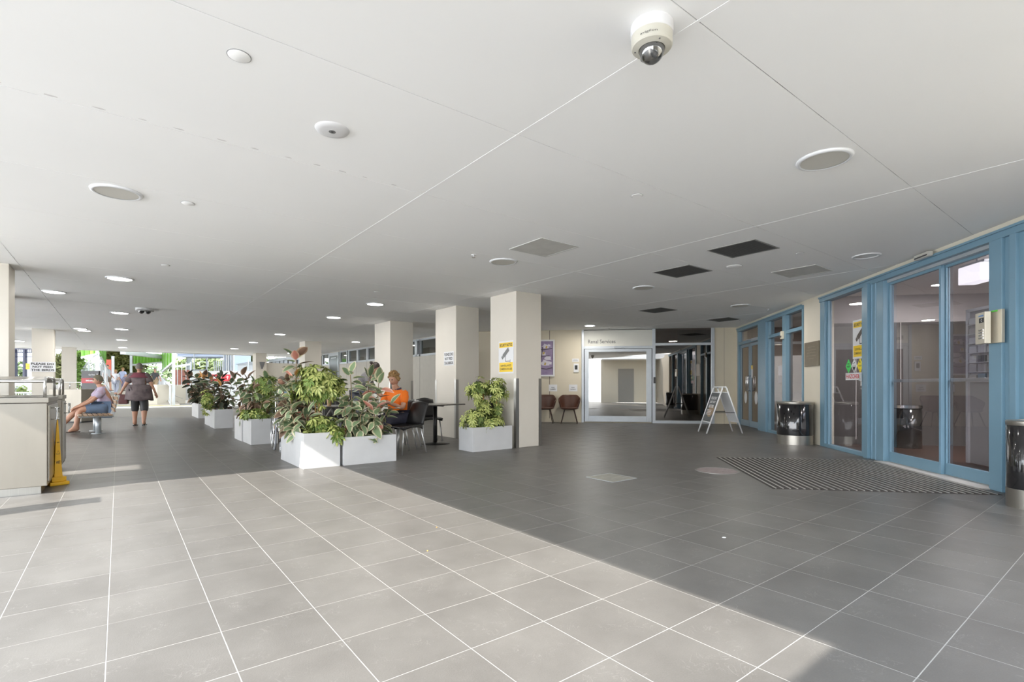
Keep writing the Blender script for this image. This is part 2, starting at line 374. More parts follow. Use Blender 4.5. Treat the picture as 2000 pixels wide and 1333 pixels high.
column(5.45,19.55,.60,.72,'cream square column behind the tall yellow-green plant',False)
column(5.50,28.3,.50,.8,'small far cream column with a grey wedge-shaped lamp on it',False)
column(-1.90,9.66,.72,.5,'cream column rising behind the stainless kiosk at the picture edge',False)
column(-2.05,12.9,.49,.5,'narrow cream column showing behind the one at the picture edge',False)
column(-1.99,20.1,.48,.5,'cream column bearing a wide white bird-feeding notice',False)
column(-1.93,28.9,.47,.5,'slim far cream column in front of the garden shrubs',False)
# ------------------------------------------------------------------ right facade
wall_right=struct('wall_right',P0,FROT)
# local x = -s, local y = -t (y>0 is inside), z up
wb=MB()
wb.box(-9.75,4.0,0.0,.18,2.68,H)                     # cream strip above the frames
wb.box(-5.03,-4.30,0,.22,0,2.68); wb.box(-9.75,-9.42,0.0,.22,0,2.68)
wb.box(2.4,4.5,0,.22,0,2.68)
wb.build('wall_face',CREAM,wall_right)
def frm(parent,x0,x1,z0,z1,yo=-.02,yd=.1,name='frame',m=BLUE,bev=.004):
    return MB().box(x0,x1,yo,yo+yd,z0,z1,bev=bev).build(name,m,parent)
hd=MB().box(-4.29,2.4,-.035,.12,2.60,2.68).box(-4.29,2.4,-.055,-.035,2.665,2.69); hd.box(-9.42,-5.04,-.035,.12,2.60,2.68).box(-9.42,-5.04,-.055,-.035,2.665,2.69)
hd.build('head_frame',BLUE,wall_right)
# window beside the sliding doors
w1=struct('window_1',fac(0,0),FROT)
frm(w1,-4.29,-4.12,0,2.60); frm(w1,-4.12,-2.86,0,.06,name='sill_frame'); frm(w1,-4.12,-4.07,.06,2.60,.02,.06)
MB().box(-4.07,-2.86,.05,.06,.06,2.60).build('pane',GLASS,w1)
post=struct('trim_2',fac(0,0),FROT)
MB().box(-2.88,-2.30,-.02,.12,0,2.60,bev=.006).box(-2.74,-2.62,-.07,-.02,0,2.62,bev=.006).build('post_face',BLUE,post)
MB().box(-2.60,-2.585,-.026,-.02,0,2.6).box(-2.50,-2.485,-.026,-.02,0,2.6).build('post_groove',mat('blue_light_edge',(.28,.43,.55),.4),post)
# sliding doors
d1=struct('door_1',fac(0,0),FROT)
def leaf(nm,x0,x1,y,zt=2.60,st=.07,bot=.15,rail=True,glass=GLASS,m=BLUE,mid=None):
    t=bpy.data.objects.new(nm,None); COL.objects.link(t); t.parent=d1
    MB().box(x0,x0+st,y,y+.045,.012,zt,bev=.003).build('stile',m,t); MB().box(x1-st,x1,y,y+.045,.012,zt,bev=.003).build('stile',m,t)
    MB().box(x0+st,x1-st,y,y+.045,.012,bot,bev=.003).build('bottom_rail',m,t)
    MB().box(x0+st,x1-st,y,y+.045,zt-(.07 if not rail else .035),zt,bev=.003).build('top_rail',m,t)
    MB().box(x0+st,x1-st,y+.018,y+.026,bot,zt-(.07 if not rail else .035)).build('pane',glass,t)
    if rail: MB().box(x0+st,x1-st,y+.05,y+.075,1.14,1.18,bev=.004).build('push_rail',ALU,t)
    return t
leaf('door_leaf',-2.30,-1.22,.05,2.56,.035); leaf('door_leaf',-1.25,-.30,.10,2.56,.045)
MB().box(-2.30,-.36,.03,.16,2.56,2.60).build('track_cover',ALU,d1)
MB().box(-2.32,-.34,-.13,.2,-.01,.014).build('threshold',mat('threshold_aluminium',(.50,.48,.45),.5,.2),d1)
tr=struct('trim_3',fac(0,0),FROT)
MB().box(-.36,-.19,-.03,.16,0,2.62,bev=.006).box(-.19,-.10,.0,.16,0,2.62,bev=.004).box(-.10,-.02,-.03,.14,0,2.62,bev=.004).build('post_face',BLUE,tr)
w2=struct('window_2',fac(0,0),FROT)
MB().box(.03,2.4,.06,.07,.05,2.60).build('pane',GLASSD,w2); frm(w2,-.02,2.4,0,.06,name='sill_frame'); frm(w2,-.02,.04,.06,2.6,.0,.08); frm(w2,1.3,1.4,.06,2.6)
# cafe window with transoms
w3=struct('window_3',fac(0,0),FROT)
frm(w3,-5.09,-5.04,0,2.6); frm(w3,-6.10,-5.90,.05,2.6); frm(w3,-7.60,-7.05,0,2.60,-.05,.2)
frm(w3,-7.05,-6.99,.05,2.6,.0,.08)
frm(w3,-7.0,-5.09,0,.06,name='sill_frame'); frm(w3,-7.0,-6.10,2.20,2.27,name='transom'); frm(w3,-5.90,-5.09,2.20,2.27,name='transom')
for a,b in ((-7.0,-6.10),(-5.90,-5.09)):
    MB().box(a,b,.05,.058,.06,2.20).build('pane',GLASS,w3); MB().box(a,b,.05,.058,2.27,2.60).build('pane',GLASS,w3)
# end door pair
d1=struct('door_2',fac(0,0),FROT)
frm(d1,-9.42,-9.30,0,2.6,m=BLUE); frm(d1,-9.3,-7.6,2.22,2.30,name='transom')
MB().box(-9.30,-7.60,.05,.058,2.30,2.60).build('pane',GLASS,d1)
ST=mat('door_grey_blue',(.22,.30,.36),.4)
for (a,b) in ((-9.29,-8.46),(-8.44,-7.61)):
    t=leaf('door_leaf',a,b,.02,2.20,.09,.17,False,glass=GLASSD,m=ST)
    hx=(b-.06) if a<-9 else (a+.06)
    MB().tube([(hx,.02,.95),(hx,-.05,.97),(hx,-.05,1.33),(hx,.02,1.35)],.014).build('door_handle',CHROME,t,smooth=True)
    MB().lathe([(0,0),(.11,0),(.11,.003),(0,.003)],24,M=Matrix.Translation(((a+b)/2+.03,.036,.78))@Matrix.Rotation(PI/2,4,'X')@Matrix.Scale(1.5,4,(0,1,0))).build('round_sticker',SWH,t)
MB().box(-8.1,-7.65,-.06,.0,2.24,2.30,bev=.008).tube([(-7.9,-.05,2.27),(-8.35,-.10,2.285),(-8.5,-.02,2.28)],.012).build('door_closer',ALU,d1)
MB().box(-8.38,-8.25,.030,.034,1.30,1.62).build('small_notice',SWH,d1); MB().box(-8.38,-8.25,.027,.030,1.52,1.62).build('notice_band',YEL,d1)
# grey-brown plaque on the cream pier
pq=thing('wall_plaque','square bronze plaque on the cream pier between blue windows','plaque',fac(4.65,0,1.46),FROT)
BR=mat('bronze_plaque',(.20,.165,.115),.35,.5,var=.12)
MB().box(-.31,.31,-.022,0,0,.46,bev=.004).build('plate',BR,pq)
lt=MB()
put_text(lt,'THIS BUILDING WAS',0,.36,width=.42,height=.022,y=-.0235); put_text(lt,'OFFICIALLY OPENED',0,.30,width=.4,height=.02,y=-.0235)
lt=MB()
for k,wd in enumerate((.3,.42,.36,.44,.2)): lt.box(-wd/2,wd/2,-.0238,-.022,.36-k*.055,.368-k*.055)
lt.build('raised_lines',mat('bronze_line',(.30,.26,.19),.4,.5),pq)
# light switch like box on mullion
sb=thing('sensor_box','small cream sensor box on the blue mullion of the cafe window','sensor',fac(6.05,.02,2.10),FROT)
MB().box(-.035,.06,-.05,0,0,.17,bev=.008).build('housing',mat('cream_plastic',(.72,.66,.52),.4),sb)
MB().box(-.015,.04,-.052,-.05,.03,.07).build('lens',DARK,sb)
# exit button on post
eb=thing('door_button','small grey push-button plate on the blue post beside the sliding doors','button',fac(2.795,.075,1.17),FROT)
MB().box(-.035,.035,-.012,0,0,.11,bev=.003).build('plate',ALU,eb); MB().box(-.018,.018,-.018,-.012,.03,.08,bev=.003).build('button',STEEL,eb)
# door motion sensor bar above doors
ms=thing('motion_sensor','pale tubular motion sensor bar on the head frame over the sliding doors','sensor',fac(1.32,.055,2.67),FROT)
MB().box(-.14,.14,-.06,0,0,.065,bev=.015).build('housing',mat('sensor_silver',(.6,.58,.54),.35,.3),ms); MB().box(-.12,.12,-.062,-.058,.012,.03).build('lens',DARK,ms)
# intercom on the blue post
ic=thing('intercom_panel','stainless intercom with keypad angled out from the blue post','intercom',fac(.25,.03,1.53),FROT)
IST=mat('intercom_steel',(.62,.57,.47),.38,.55,var=.05)
MB().box(-.075,.1,-.03,0,0,.34,bev=.003).build('back_box',IST,ic)
R=Matrix.Rotation(math.radians(-14),4,'Z'); 
hM=Matrix.Translation((-.04,-.05,0))@R
MB().box(-.16,.05,-.05,.0,0.0,.33,M=hM,bev=.003).build('face_plate',IST,ic)
MB().box(-.07,.03,-.053,-.05,.22,.27,M=hM).build('logo_window',SBK,ic)
MB().box(-.08,.02,-.053,-.05,.285,.30,M=hM).build('display',mat('display_blue',(.15,.3,.6),.3),ic)
kb=MB()
for r in range(4):
    for c in range(3): kb.box(-.07+c*.032,-.048+c*.032,-.055,-.05,.05+r*.028,.068+r*.028,M=hM)
kb.build('keypad',CHROME,ic)
tm_=MB(); vs,fs=text_mesh('C',height=.03,width=.024,bold=.03); tm_.add([hM@Vector((-.01+v.x,-.0545,.245+v.y)) for v in vs],fs); tm_.build('emblem',SWH,ic)
MB().box(-.03,.05,-.034,-.03,.322,.338).build('green_tag',mat('tag_green',(.1,.5,.05),.4),ic)

# rear wall and roof wing behind the viewpoint (mirrored in the renal door)
rw=struct('wall_rear',fac(-9.0,0),RROT)
MB().box(-3.3,1.2,-.2,0,0,H).build('wall_face',CREAM,rw); MB().box(-2.2,-1.2,0,.03,0,2.2).build('door_face',mat('rear_door',(.30,.29,.27),.5),rw)
MB().box(-3.3,1.2,0,1.6,H,H+.3).build('roof_wing',CEIL,rw)
wall_right2=struct('wall_right',fac(0,0),FROT)
MB().box(2.4,9.2,.25,.4,0,H).build('wall_face',CREAM,wall_right2)
# ------------------------------------------------------------------ signs
def camera_icon(mb,cx,cz,s,y,mi):
    a=math.radians(38); ca,sa=math.cos(a),math.sin(a)
    def q(px,pz): return (cx+s*(px*ca-pz*sa),y,cz+s*(px*sa+pz*ca))
    mb.add([q(-.38,-.13),q(.42,-.13),q(.47,.13),q(-.30,.13)],[(0,1,2,3)],mi); mb.add([q(-.52,-.10),q(-.40,-.12),q(-.33,.12),q(-.50,.08)],[(0,1,2,3)],mi)
    mb.add([(cx-.0*s-.02*s,y,cz-.12*s),(cx+.03*s,y,cz-.12*s),(cx+.03*s,y,cz-.55*s),(cx-.02*s,y,cz-.55*s)],[(0,1,2,3)],mi)
    mb.add([(cx-.02*s,y,cz-.55*s),(cx+.5*s,y,cz-.55*s),(cx+.5*s,y,cz-.50*s),(cx-.02*s,y,cz-.50*s)],[(0,1,2,3)],mi)
    mb.add([(cx+.48*s,y,cz-.64*s),(cx+.52*s,y,cz-.64*s),(cx+.52*s,y,cz-.41*s),(cx+.48*s,y,cz-.41*s)],[(0,1,2,3)],mi)
def security_sign(loc,rz,wd,ht,label,camcol):
    t=thing('security_sign',label,'sign',loc,rz,'security notices')
    MB().box(-wd/2,wd/2,-.004,0,0,ht,bev=.0015).build('board',SWH,t)
    MB().box(-wd*.45,wd*.45,-.0055,-.004,ht*.80,ht*.95).build('yellow_band',YEL,t); MB().box(-wd*.45,wd*.45,-.0055,-.004,ht*.05,ht*.34).build('yellow_band',YEL,t)
    for tx,cz,tw,th_,bo in (('SECURITY NOTICE',.875,.84,.085,.03),('SURVEILLANCE',.245,.70,.062,.01),('CAMERAS IN USE',.14,.80,.062,.01)):
        l=MB(); put_text(l,tx,0,ht*cz,width=wd*tw,height=ht*th_,bold=bo,y=-.0065); l.build('lettering',SBK,t)
    c=MB(); camera_icon(c,-.03*wd,ht*.62,wd*.62,-.006,0); c.build('camera_pictogram',camcol,t)
def onu_v(x,u):
    t=(x-1000)/FPX; k=u/(t*C+S_); return k*(-t*S_+C),k
va,_=onu_v(974,5.5); vb,_=onu_v(1004,5.5)
security_sign((5.498,(va+vb)/2,1.40-.09),-PI/2,(va-vb)*.97,.585,'tall yellow and white security notice with grey camera on the cream column',SGR)
security_sign(fac(3.04,-.045,1.52),FROT,.46,.62,'yellow and white security notice on glass, cut off by the blue post',mat('sign_brown_grey',(.09,.07,.06),.5))
def birds_sign(loc,rz,wd,ht,label,m):
    t=thing('birds_sign',label,'sign',loc,rz,'bird feeding notices')
    MB().box(-wd/2,wd/2,-.004,0,0,ht,bev=.0015).build('board',SWH,t)
    l=MB()
    for k,(s,f) in enumerate((('PLEASE DO',.88),('NOT FEED',.78),('THE BIRDS',.90))):
        l=MB(); put_text(l,s,0,ht*(.81-.315*k),width=wd*f,height=ht*.22,bold=.035,y=-.0055); l.build('lettering',m,t)
va,_=onu_v(867,5.52); vb,_=onu_v(887,5.52)
birds_sign((5.518,(va+vb)/2,1.52),-PI/2,(va-vb)*.95,.29,'upright bird-feeding notice on the column behind the cafe table',mat('faded_black',(.10,.095,.09),.6))
birds_sign((-1.75,20.096,1.50),0,.56,.285,'wide bird-feeding notice in bold black capitals on the narrow cream column',SBK)
hz=thing('hazchem_sign','white sign reading HAZCHEM in red on the glass beside the blue post','sign',fac(3.25,-.045,1.185),FROT)
MB().box(-.25,.25,-.004,0,0,.115,bev=.001).build('board',SWH,hz); l=MB(); put_text(l,'HAZCHEM',-.01,.058,width=.43,height=.07,bold=.02,y=-.0055); l.build('lettering',RED,hz)
for k,(nm,m,dark) in enumerate((('green',GRN,SBK),('white',SWH,SBK),('yellow',mat('sign_bright_yellow',(.85,.68,.01),.4),SBK))):
    dz=thing('hazard_diamond',f'{nm} hazard diamond sticker above the HAZCHEM sign','sign',fac(3.41-.178*k,-.045,1.41),FROT)
    MB().add([(-.088,-.003,0),(0,-.003,-.115),(.088,-.003,0),(0,-.003,.115),(-.088,0,0),(0,0,-.115),(.088,0,0),(0,0,.115)],[(0,1,2,3),(7,6,5,4),(0,4,5,1),(1,5,6,2),(2,6,7,3),(3,7,4,0)]).build('board',m,dz)
    g=MB()
    if nm=='green': g.box(-.03,.035,-.0045,-.003,.032,.046); g.box(-.05,.05,-.0045,-.003,-.004,.006); g.box(-.035,.035,-.0045,-.003,-.02,-.012)
    elif nm=='white': g.add([(-.05,-.0045,-.015),(0,-.0045,-.09),(.05,-.0045,-.015)],[(0,1,2)]); g.box(-.04,-.01,-.0045,-.003,.03,.04); g.box(.0,.03,-.0045,-.003,.045,.055); g.box(-.06,.06,-.0045,-.003,-.006,.0)
    else: g.add([(-.018,-.0045,.045),(.018,-.0045,.045),(0,-.0045,.09)],[(0,1,2)]); g.box(-.045,.045,-.0045,-.003,.0,.008); g.box(-.035,.035,-.0045,-.003,-.016,-.01); g.box(-.004,.004,-.0045,-.003,-.07,-.05)
    g.build('pictogram',dark,dz)
# ------------------------------------------------------------------ lobby behind the sliding doors
lob=struct('wall_lobby',fac(0,0),FROT)
LB=MB()
bw=(-7.2,3.4)   # run of the lobby
MB().box(-4.6,3.6,3.3,3.42,0,2.25).build('dark_panelling',LOBD,lob); MB().box(-4.6,-4.56,.24,3.3,0,2.25).build('dark_panelling',LOBD,lob)
for k in range(4): MB().box(-4.56,-4.55,.7+k*.75,.715+k*.75,.1,2.25).build('panel_joint',LOBW,lob)
MB().box(-4.6,3.6,3.3,3.42,2.25,H).box(-4.72,-4.6,.22,3.42,0,H).box(3.6,3.7,.22,3.42,0,H).build('plaster',LOBW,lob)
MB().box(-4.6,3.6,.2,3.3,-.005,.006).build('timber_flooring',DWOOD,lob)
MB().box(-4.62,3.62,3.27,3.3,0,.09).build('skirting',LOBW,lob)
for k in range(9): MB().box(-4.5+k*.9,-4.485+k*.9,3.285,3.3,.1,2.25).build('panel_joint',DARK,lob)
nb=thing('brochure_board','white-framed lobby board crowded with brochures behind the glass door','board',fac(1.50,-1.05,0),FROT)
MB().box(-.75,.75,0,.05,.02,2.12).build('back_panel',LOBW,nb); MB().box(-.78,-.74,-.03,.05,.02,2.15).box(-.78,.78,-.03,.05,2.11,2.15).build('board_frame',SWH,nb)
random.seed(11)
for r in range(7):
    z=1.15+r*.13
    MB().box(-.72,.72,-.06,0,z-.008,z).build('shelf',SWH,nb)
    for c in range(9):
        x=-.70+c*.158; hh=random.uniform(.07,.11)
        MB().box(x,x+.13,-.04,-.02,z,z+hh).build('brochure',random.choice([SWH,DARK,SGR,mat('brochure_blue',(.25,.33,.42),.5),LOBW]),nb)
lb=thing('waste_bin','dark waste bin with steel rim against the lobby wall','bin',fac(4.15,-1.35,0),FROT)
MB().lathe([(.20,0),(.20,.72),(.19,.72),(.19,.02)],24).build('body',BLKG,lb,smooth=True); MB().lathe([(.205,.70),(.205,.75),(.18,.75)],24,capb=False).build('rim',CHROME,lb)
eb=thing('light_box','glowing white light box hung from the lobby ceiling','light',fac(1.53,-.68,2.40),FROT)
MB().box(-.22,.16,-.10,.10,0,.22,bev=.01).build('lit_panel',mat('lightbox',(.9,.9,.92),.4,emit=(.93,.93,1),estr=.75),eb); MB().box(-.24,.18,-.07,.07,.22,.25).build('housing',ALU,eb); MB().tube([(-.04,0,.25),(-.04,0,H-2.40)],.012).build('stem',ALU,eb)
for k,(s,t_) in enumerate(((.35,-1.1),(1.4,-1.6),(2.3,-2.0),(3.6,-1.5))):
    q=thing('downlight','small warm downlight glowing in the lobby ceiling' if k==0 else ['','pale round lobby downlight just past the light box','pale round lobby downlight over the middle of the glass doors','pale round lobby downlight near the dark panelled wall'][k],'light',fac(s,t_,H-.012),0,None if k==0 else 'lobby downlights')
    MB().lathe([(.10,0),(.12,.003),(.12,.012),(.10,.012)],24,capb=False).build('trim_ring',WHITE,q)
    MB().lathe([(0,.002),(.10,.002)],24,capb=False).build('lamp_face',mat('warm_lamp',(.9,.6,.3),.4,emit=(1,.75,.5),estr=6) if k==0 else mat('cool_lamp',(.9,.9,.9),.4,emit=(1,.97,.92),estr=22),q)
# area lights added to brighten the lobby and the cafe
def lamp(s,t_,z,e,col=(1,.97,.93),sz=.25):
    d=bpy.data.lights.new('interior_fill','AREA'); d.energy=e; d.size=sz; d.color=col; d.shape='DISK'
    o=bpy.data.objects.new('interior_fill',d); COL.objects.link(o); o.location=fac(s,t_,z); return o
for s_i,t_i in ((.9,-1.2),(1.9,-1.9),(3.2,-1.5),(-1.0,-1.8)): lamp(s_i,t_i,H-.03,24)
for s_i,t_i in ((5.6,-1.4),(6.8,-1.6),(8.4,-1.2)): lamp(s_i,t_i,H-.03,8,(1,.9,.8))
# cafe interior
caf=struct('wall_cafe',fac(0,0),FROT)
MB().box(-9.75,-4.75,3.2,3.3,0,H).box(-9.85,-9.75,.2,3.3,0,H).build('plaster',mat('cafe_wall',(.30,.26,.23),.7),caf)
MB().box(-9.75,-4.72,.2,3.2,-.005,.006).build('flooring',mat('cafe_floor',(.12,.10,.085),.4),caf)
ct=thing('service_counter','pale curved cafe service counter behind the window','counter',fac(6.3,-1.1,0),FROT)
MB().lathe([(.95,0),(.95,.95)],20,a0=PI*1.1,a1=PI*1.9,capb=False,M=Matrix.Translation((0,1.15,0))).build('counter_front',mat('counter_panel',(.5,.46,.38),.5),ct,thick=.04)
MB().lathe([(.2,1.0),(1.02,1.0),(1.02,1.04),(.2,1.04)],20,a0=PI*1.1,a1=PI*1.9,capb=False,M=Matrix.Translation((0,1.15,0))).build('counter_top',mat('counter_top',(.6,.58,.5),.25),ct)
sh=thing('drinks_shelf','dark cafe shelving with rows of bright items behind the window','shelf',fac(5.9,-3.1,0),FROT)
MB().box(-.9,.9,-.3,0,0,.06).box(-.9,-.86,-.3,0,0,2.1).box(.86,.9,-.3,0,0,2.1).build('carcass',DARK,sh)
for z in (.5,.9,1.25,1.6,1.95): MB().box(-.86,.86,-.3,0,z,z+.025).build('shelf_board',DARK,sh)
for k,z in enumerate((.525,.925,1.275,1.625)):
    for c in range(12):
        MB().lathe([(.028,z),(.028,z+.14),(.012,z+.18),(.012,z+.2)],8,M=Matrix.Translation((-.78+c*.142,-.2,0))).build('bottle',random.choice([SWH,STEEL,BRNM,DARK,LOBW]),sh)
fl=thing('strip_light','long white strip light hanging in the cafe behind the window','light',fac(6.3,-1.3,2.02),FROT)
MB().box(-.9,.9,-.05,.05,0,.05).build('tube',mat('strip_glow',(.9,.9,.9),.4,emit=(1,1,1),estr=.5),fl); MB().box(-.92,.92,-.06,.06,.05,.07).build('housing',WHITE,fl); MB().tube([(-.6,0,.07),(-.6,0,H-2.02)],.005).tube([(.6,0,.07),(.6,0,H-2.02)],.005).build('wire',DARK,fl)
np_=thing('paper_notice','white paper notice taped inside the cafe window','notice',fac(6.45,-.07,1.32),FROT)
MB().box(-.13,.13,0,.002,0,.22).build('upper_sheet',SWH,np_); MB().box(-.13,.13,0,.002,-.17,-.01).build('lower_sheet',LOBW,np_)

# ------------------------------------------------------------------ bins
def litter_bin(loc,r,h,label):
    t=thing('litter_bin',label,'bin',loc,0)
    MB().lathe([(r,0),(r,.17)],40,capb=False).lathe([(r,0),(0,0)],40,capb=False).build('base_band',STEEL,t,smooth=True)
    MB().lathe([(r*.99,.17),(r*1.0,.19),(r*1.0,h-.045),(r*.98,h-.04)],40,capb=False).build('body',BLKG,t,smooth=True)
    MB().lathe([(r*1.0,h-.045),(r*1.015,h-.03),(r*1.015,h-.008),(r*.98,h),(r*.6,h+.004),(r*.58,h-.02),(0,h-.03)],40,capb=False).build('lid',STEEL,t,smooth=True,autos=True)
    MB().lathe([(0,h-.028),(r*.57,h-.028)],30,capb=False).build('opening',BLK,t)
litter_bin(fac(4.60,.33),.305,.79,'large glossy black litter bin with steel base below the bronze plaque')
litter_bin(fac(-.50,.26),.19,.78,'slim black litter bin cut off at the picture edge past the doors')
MB
# ------------------------------------------------------------------ back wall (end of the corridor)
def bk(t,z=0,out=0): return fac(9.6-out,t,z)
wall_back=struct('wall_back',bk(0),RROT)     # local x=-t, local y=into
MB().box(-8.1,-4.37,0,.2,0,H).box(-.62,0.3,0,.2,0,H).build('wall_face',mat('cream_wall_warm',(.62,.555,.43),.6,var=.03,vscale=1.2,bump=.1,bscale=150),wall_back)
jn=MB()
for x in (-5.32,-7.0): jn.box(x-.008,x+.008,-.003,.0,0,H)
jn.box(-.33,-.324,-.002,0,0,H)
jn.build('panel_joint',mat('joint_dark',(.16,.14,.11),.8),wall_back)
MB().box(-8.1,-4.37,-.012,0,0,.11).build('baseboard_back',MATS['cream_wall_warm'],wall_back)
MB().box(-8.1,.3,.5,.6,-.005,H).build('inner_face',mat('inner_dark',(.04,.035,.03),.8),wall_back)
rn=struct('door_3',bk(0),RROT)
MB().box(-4.37,-4.30,-.05,.05,0,H,bev=.004).build('frame',ALU,rn); MB().box(-2.33,-2.24,-.05,.05,0,H,bev=.004).build('frame',ALU,rn)
MB().box(-4.30,-2.33,-.045,.05,2.18,2.26,bev=.004).build('frame',ALU,rn)
MB().box(-4.30,-2.33,-.01,.02,2.26,H-.02).build('fascia_panel',mat('fascia_offwhite',(.68,.67,.61),.5,var=.02),rn)
l=MB(); put_text(l,'Renal Services',-3.78,2.40,width=.80,height=.115,bold=.012,y=-.016); l.build('lettering',SGR,rn)
MB().box(-4.29,-2.34,-.03,.0,.0,.035).build('threshold',mat('threshold_sand',(.45,.40,.30),.6),rn)
lf=bpy.data.objects.new('door_leaf',None); COL.objects.link(lf); lf.parent=rn
MB().box(-4.28,-4.16,-.06,-.02,.03,2.17,bev=.004).build('stile',ALU,lf); MB().box(-2.50,-2.35,-.06,-.02,.03,2.17,bev=.004).build('stile',ALU,lf)
MB().box(-4.16,-2.50,-.06,-.02,.03,.20,bev=.004).build('bottom_rail',ALU,lf); MB().box(-4.16,-2.50,-.06,-.02,2.09,2.17,bev=.004).build('top_rail',ALU,lf)
MB().box(-4.16,-2.50,-.045,-.037,.20,2.09).build('pane',GLASSM,lf)
q=MB().box(-3.42,-3.12,-.12,-.05,2.20,2.26,bev=.01); q=q.build('motion_sensor',ALU); q.location=bk(0); q.rotation_euler=(0,0,RROT)
setp(q,'silver motion sensor bar over the grey framed renal door','sensor')
w4=struct('window_4',bk(0),RROT)
MB().box(-.69,-.60,-.05,.05,0,H,bev=.004).box(-2.24,-.69,-.05,.05,2.26,2.33,bev=.003).box(-2.24,-.69,-.05,.05,0,.08,bev=.003).build('frame',ALU,w4)
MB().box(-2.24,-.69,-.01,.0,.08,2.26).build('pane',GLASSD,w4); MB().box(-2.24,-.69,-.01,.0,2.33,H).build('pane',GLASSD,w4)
MB().box(-2.30,-2.24,-.09,-.05,1.16,1.34,bev=.004).build('lock_box',DARK,w4)
# bulkhead box visible through the upper pane
tb=thing('timber_bulkhead','orange-brown timber bulkhead box seen through the upper pane','box',bk(1.9,2.38,-.25),RROT)
MB().box(-.32,.32,-.1,.12,0,.34,bev=.004).build('box_body',mat('rust_timber',(.30,.10,.035),.5,var=.15,emit=None),tb)
# calla painting
pf=thing('framed_painting','white-framed purple painting of pale lilies on the end wall','painting',bk(5.62,1.37,.02),RROT)
MB().box(-.45,.45,-.04,0,0,.045,bev=.004).box(-.45,.45,-.04,0,1.055,1.10,bev=.004).box(-.45,-.405,-.04,0,.045,1.055,bev=.004).box(.405,.45,-.04,0,.045,1.055,bev=.004).build('picture_frame',SWH,pf)
MB().box(-.405,.405,-.015,0,.045,1.055).build('canvas',mat('painting_purple',(.20,.14,.25),.6,col2=(.34,.27,.40),vscale=3),pf)
fl_=MB(); random.seed(5)
for k,(x,z,r) in enumerate(((.18,.90,.10),(.28,.93,.05),(.10,.68,.09),(.25,.55,.10),(.17,.40,.13),(.30,.40,.07),(-.1,.8,.1),(-.22,.5,.12),(-.15,.3,.1))):
    n=10; fl_.add([(x+r*(1.2 if q%2 else .8)*math.cos(2*PI*q/n),-.017-.0005*k,z+r*(.6 if q%3 else .9)*math.sin(2*PI*q/n)) for q in range(n)],[tuple(range(n))])
fl_.build('painted_flowers',mat('petal_white',(.62,.58,.64),.6),pf)
fl_=MB()
for x,z in ((.16,.38),(.12,.70),(.2,.88),(-.2,.5)): fl_.add([(x-.03,-.024,z-.03),(x+.02,-.024,z-.04),(x+.04,-.024,z+.02),(x,-.024,z+.05)],[(0,1,2,3)])
fl_.build('painted_centres',mat('petal_ochre',(.5,.35,.08),.6),pf)
fl_=MB()
for x0,z0_,x1,z1_ in ((-.3,.85,.1,.80),(.1,.80,.38,.84),(-.3,.6,.3,.62),(-.2,.28,.2,.22),(.2,.22,.38,.26),(.0,.2,.1,.9),(-.35,.1,-.3,1.0)):
    dx,dz=x1-x0,z1_-z0_; L_=math.hypot(dx,dz); nx,nz=-dz/L_*.012,dx/L_*.012
    fl_.add([(x0-nx,-.0235,z0_-nz),(x1-nx,-.0235,z1_-nz),(x1+nx,-.0235,z1_+nz),(x0+nx,-.0235,z0_+nz)],[(0,1,2,3)])
fl_.build('painted_stems',mat('stem_dark',(.07,.055,.07),.6),pf)
for t_,x in ((5.22,'first'),(4.62,'second')):
    q=thing('paper_notice','small white notice on the wall above the brown chair '+('under the painting' if x=='first' else 'closest to the renal door'),'notice',bk(t_,.925,.002),RROT)
    MB().box(-.125,.125,-.002,0,0,.20).build('sheet',SWH,q); l=MB(); put_text(l,'RENAL',0,.115,width=.10,height=.026,y=-.004); put_text(l,'PATIENTS',0,.06,width=.15,height=.026,y=-.004); l.build('lettering',SBK,q)
ic=thing('door_intercom','small white door intercom with black face left of the renal door frame','intercom',bk(4.53,1.49,.002),RROT)
MB().box(-.075,.075,-.03,0,0,.26,bev=.01).build('housing',SWH,ic); MB().box(-.04,.04,-.033,-.03,.08,.21).build('face',SBK,ic)
ic['label']='small white door intercom with black face, beside the renal door frame'
q=thing('wall_sticker','white sticker on the cream wall just above the door intercom','sticker',bk(4.55,1.80,.002),RROT); MB().box(-.10,.10,-.002,0,0,.10).build('sheet',SWH,q); l=MB(); l.box(-.07,.07,-.003,-.002,.03,.04).box(-.06,.06,-.003,-.002,.055,.065); l.build('print',SGR,q)

# brown tub chairs
def tub_chair(loc,rz,label):
    t=thing('tub_chair',label,'chair',loc,rz,'brown tub chairs')   # faces -y
    def shell(a,b):
        ang=(-1+2*a)*math.radians(118)   # wraps around back
        e=abs(-1+2*a)
        top=.83-.19*max(0,(e-.38)/.62)**.8
        zz=.42+(top-.42)*b
        rr=.20+.085*b**.7
        x=rr*1.12*math.sin(ang); y=rr*1.0*math.cos(ang)
        y=y*(.95 if y>0 else 1.05)
        return (x,y+.02,zz)
    MB().grid(shell,28,8).build('backrest',BROWN,t,smooth=True,thick=.028,sub=1)
    def seat(a,b):
        ang=2*PI*a; r=.235*b; return (r*1.1*math.cos(ang),r*1.12*math.sin(ang)-.01,.425+.03*b**3-(.015 if b<.9 else 0))
    MB().grid(seat,24,5).build('seat',BROWN,t,smooth=True,thick=.04)
    for sx in (-1,1):
        for sy in (-1,1):
            MB().tube([(sx*.13,sy*.12,.42),(sx*.235,sy*.22,0)],[.016,.010]).build('leg',BRNM,t,smooth=True)
    MB().tube([(-.15,-.14,.405),(.15,-.14,.405),(.15,.14,.405),(-.15,.14,.405)],.012,closed=True).build('under_frame',BRNM,t)
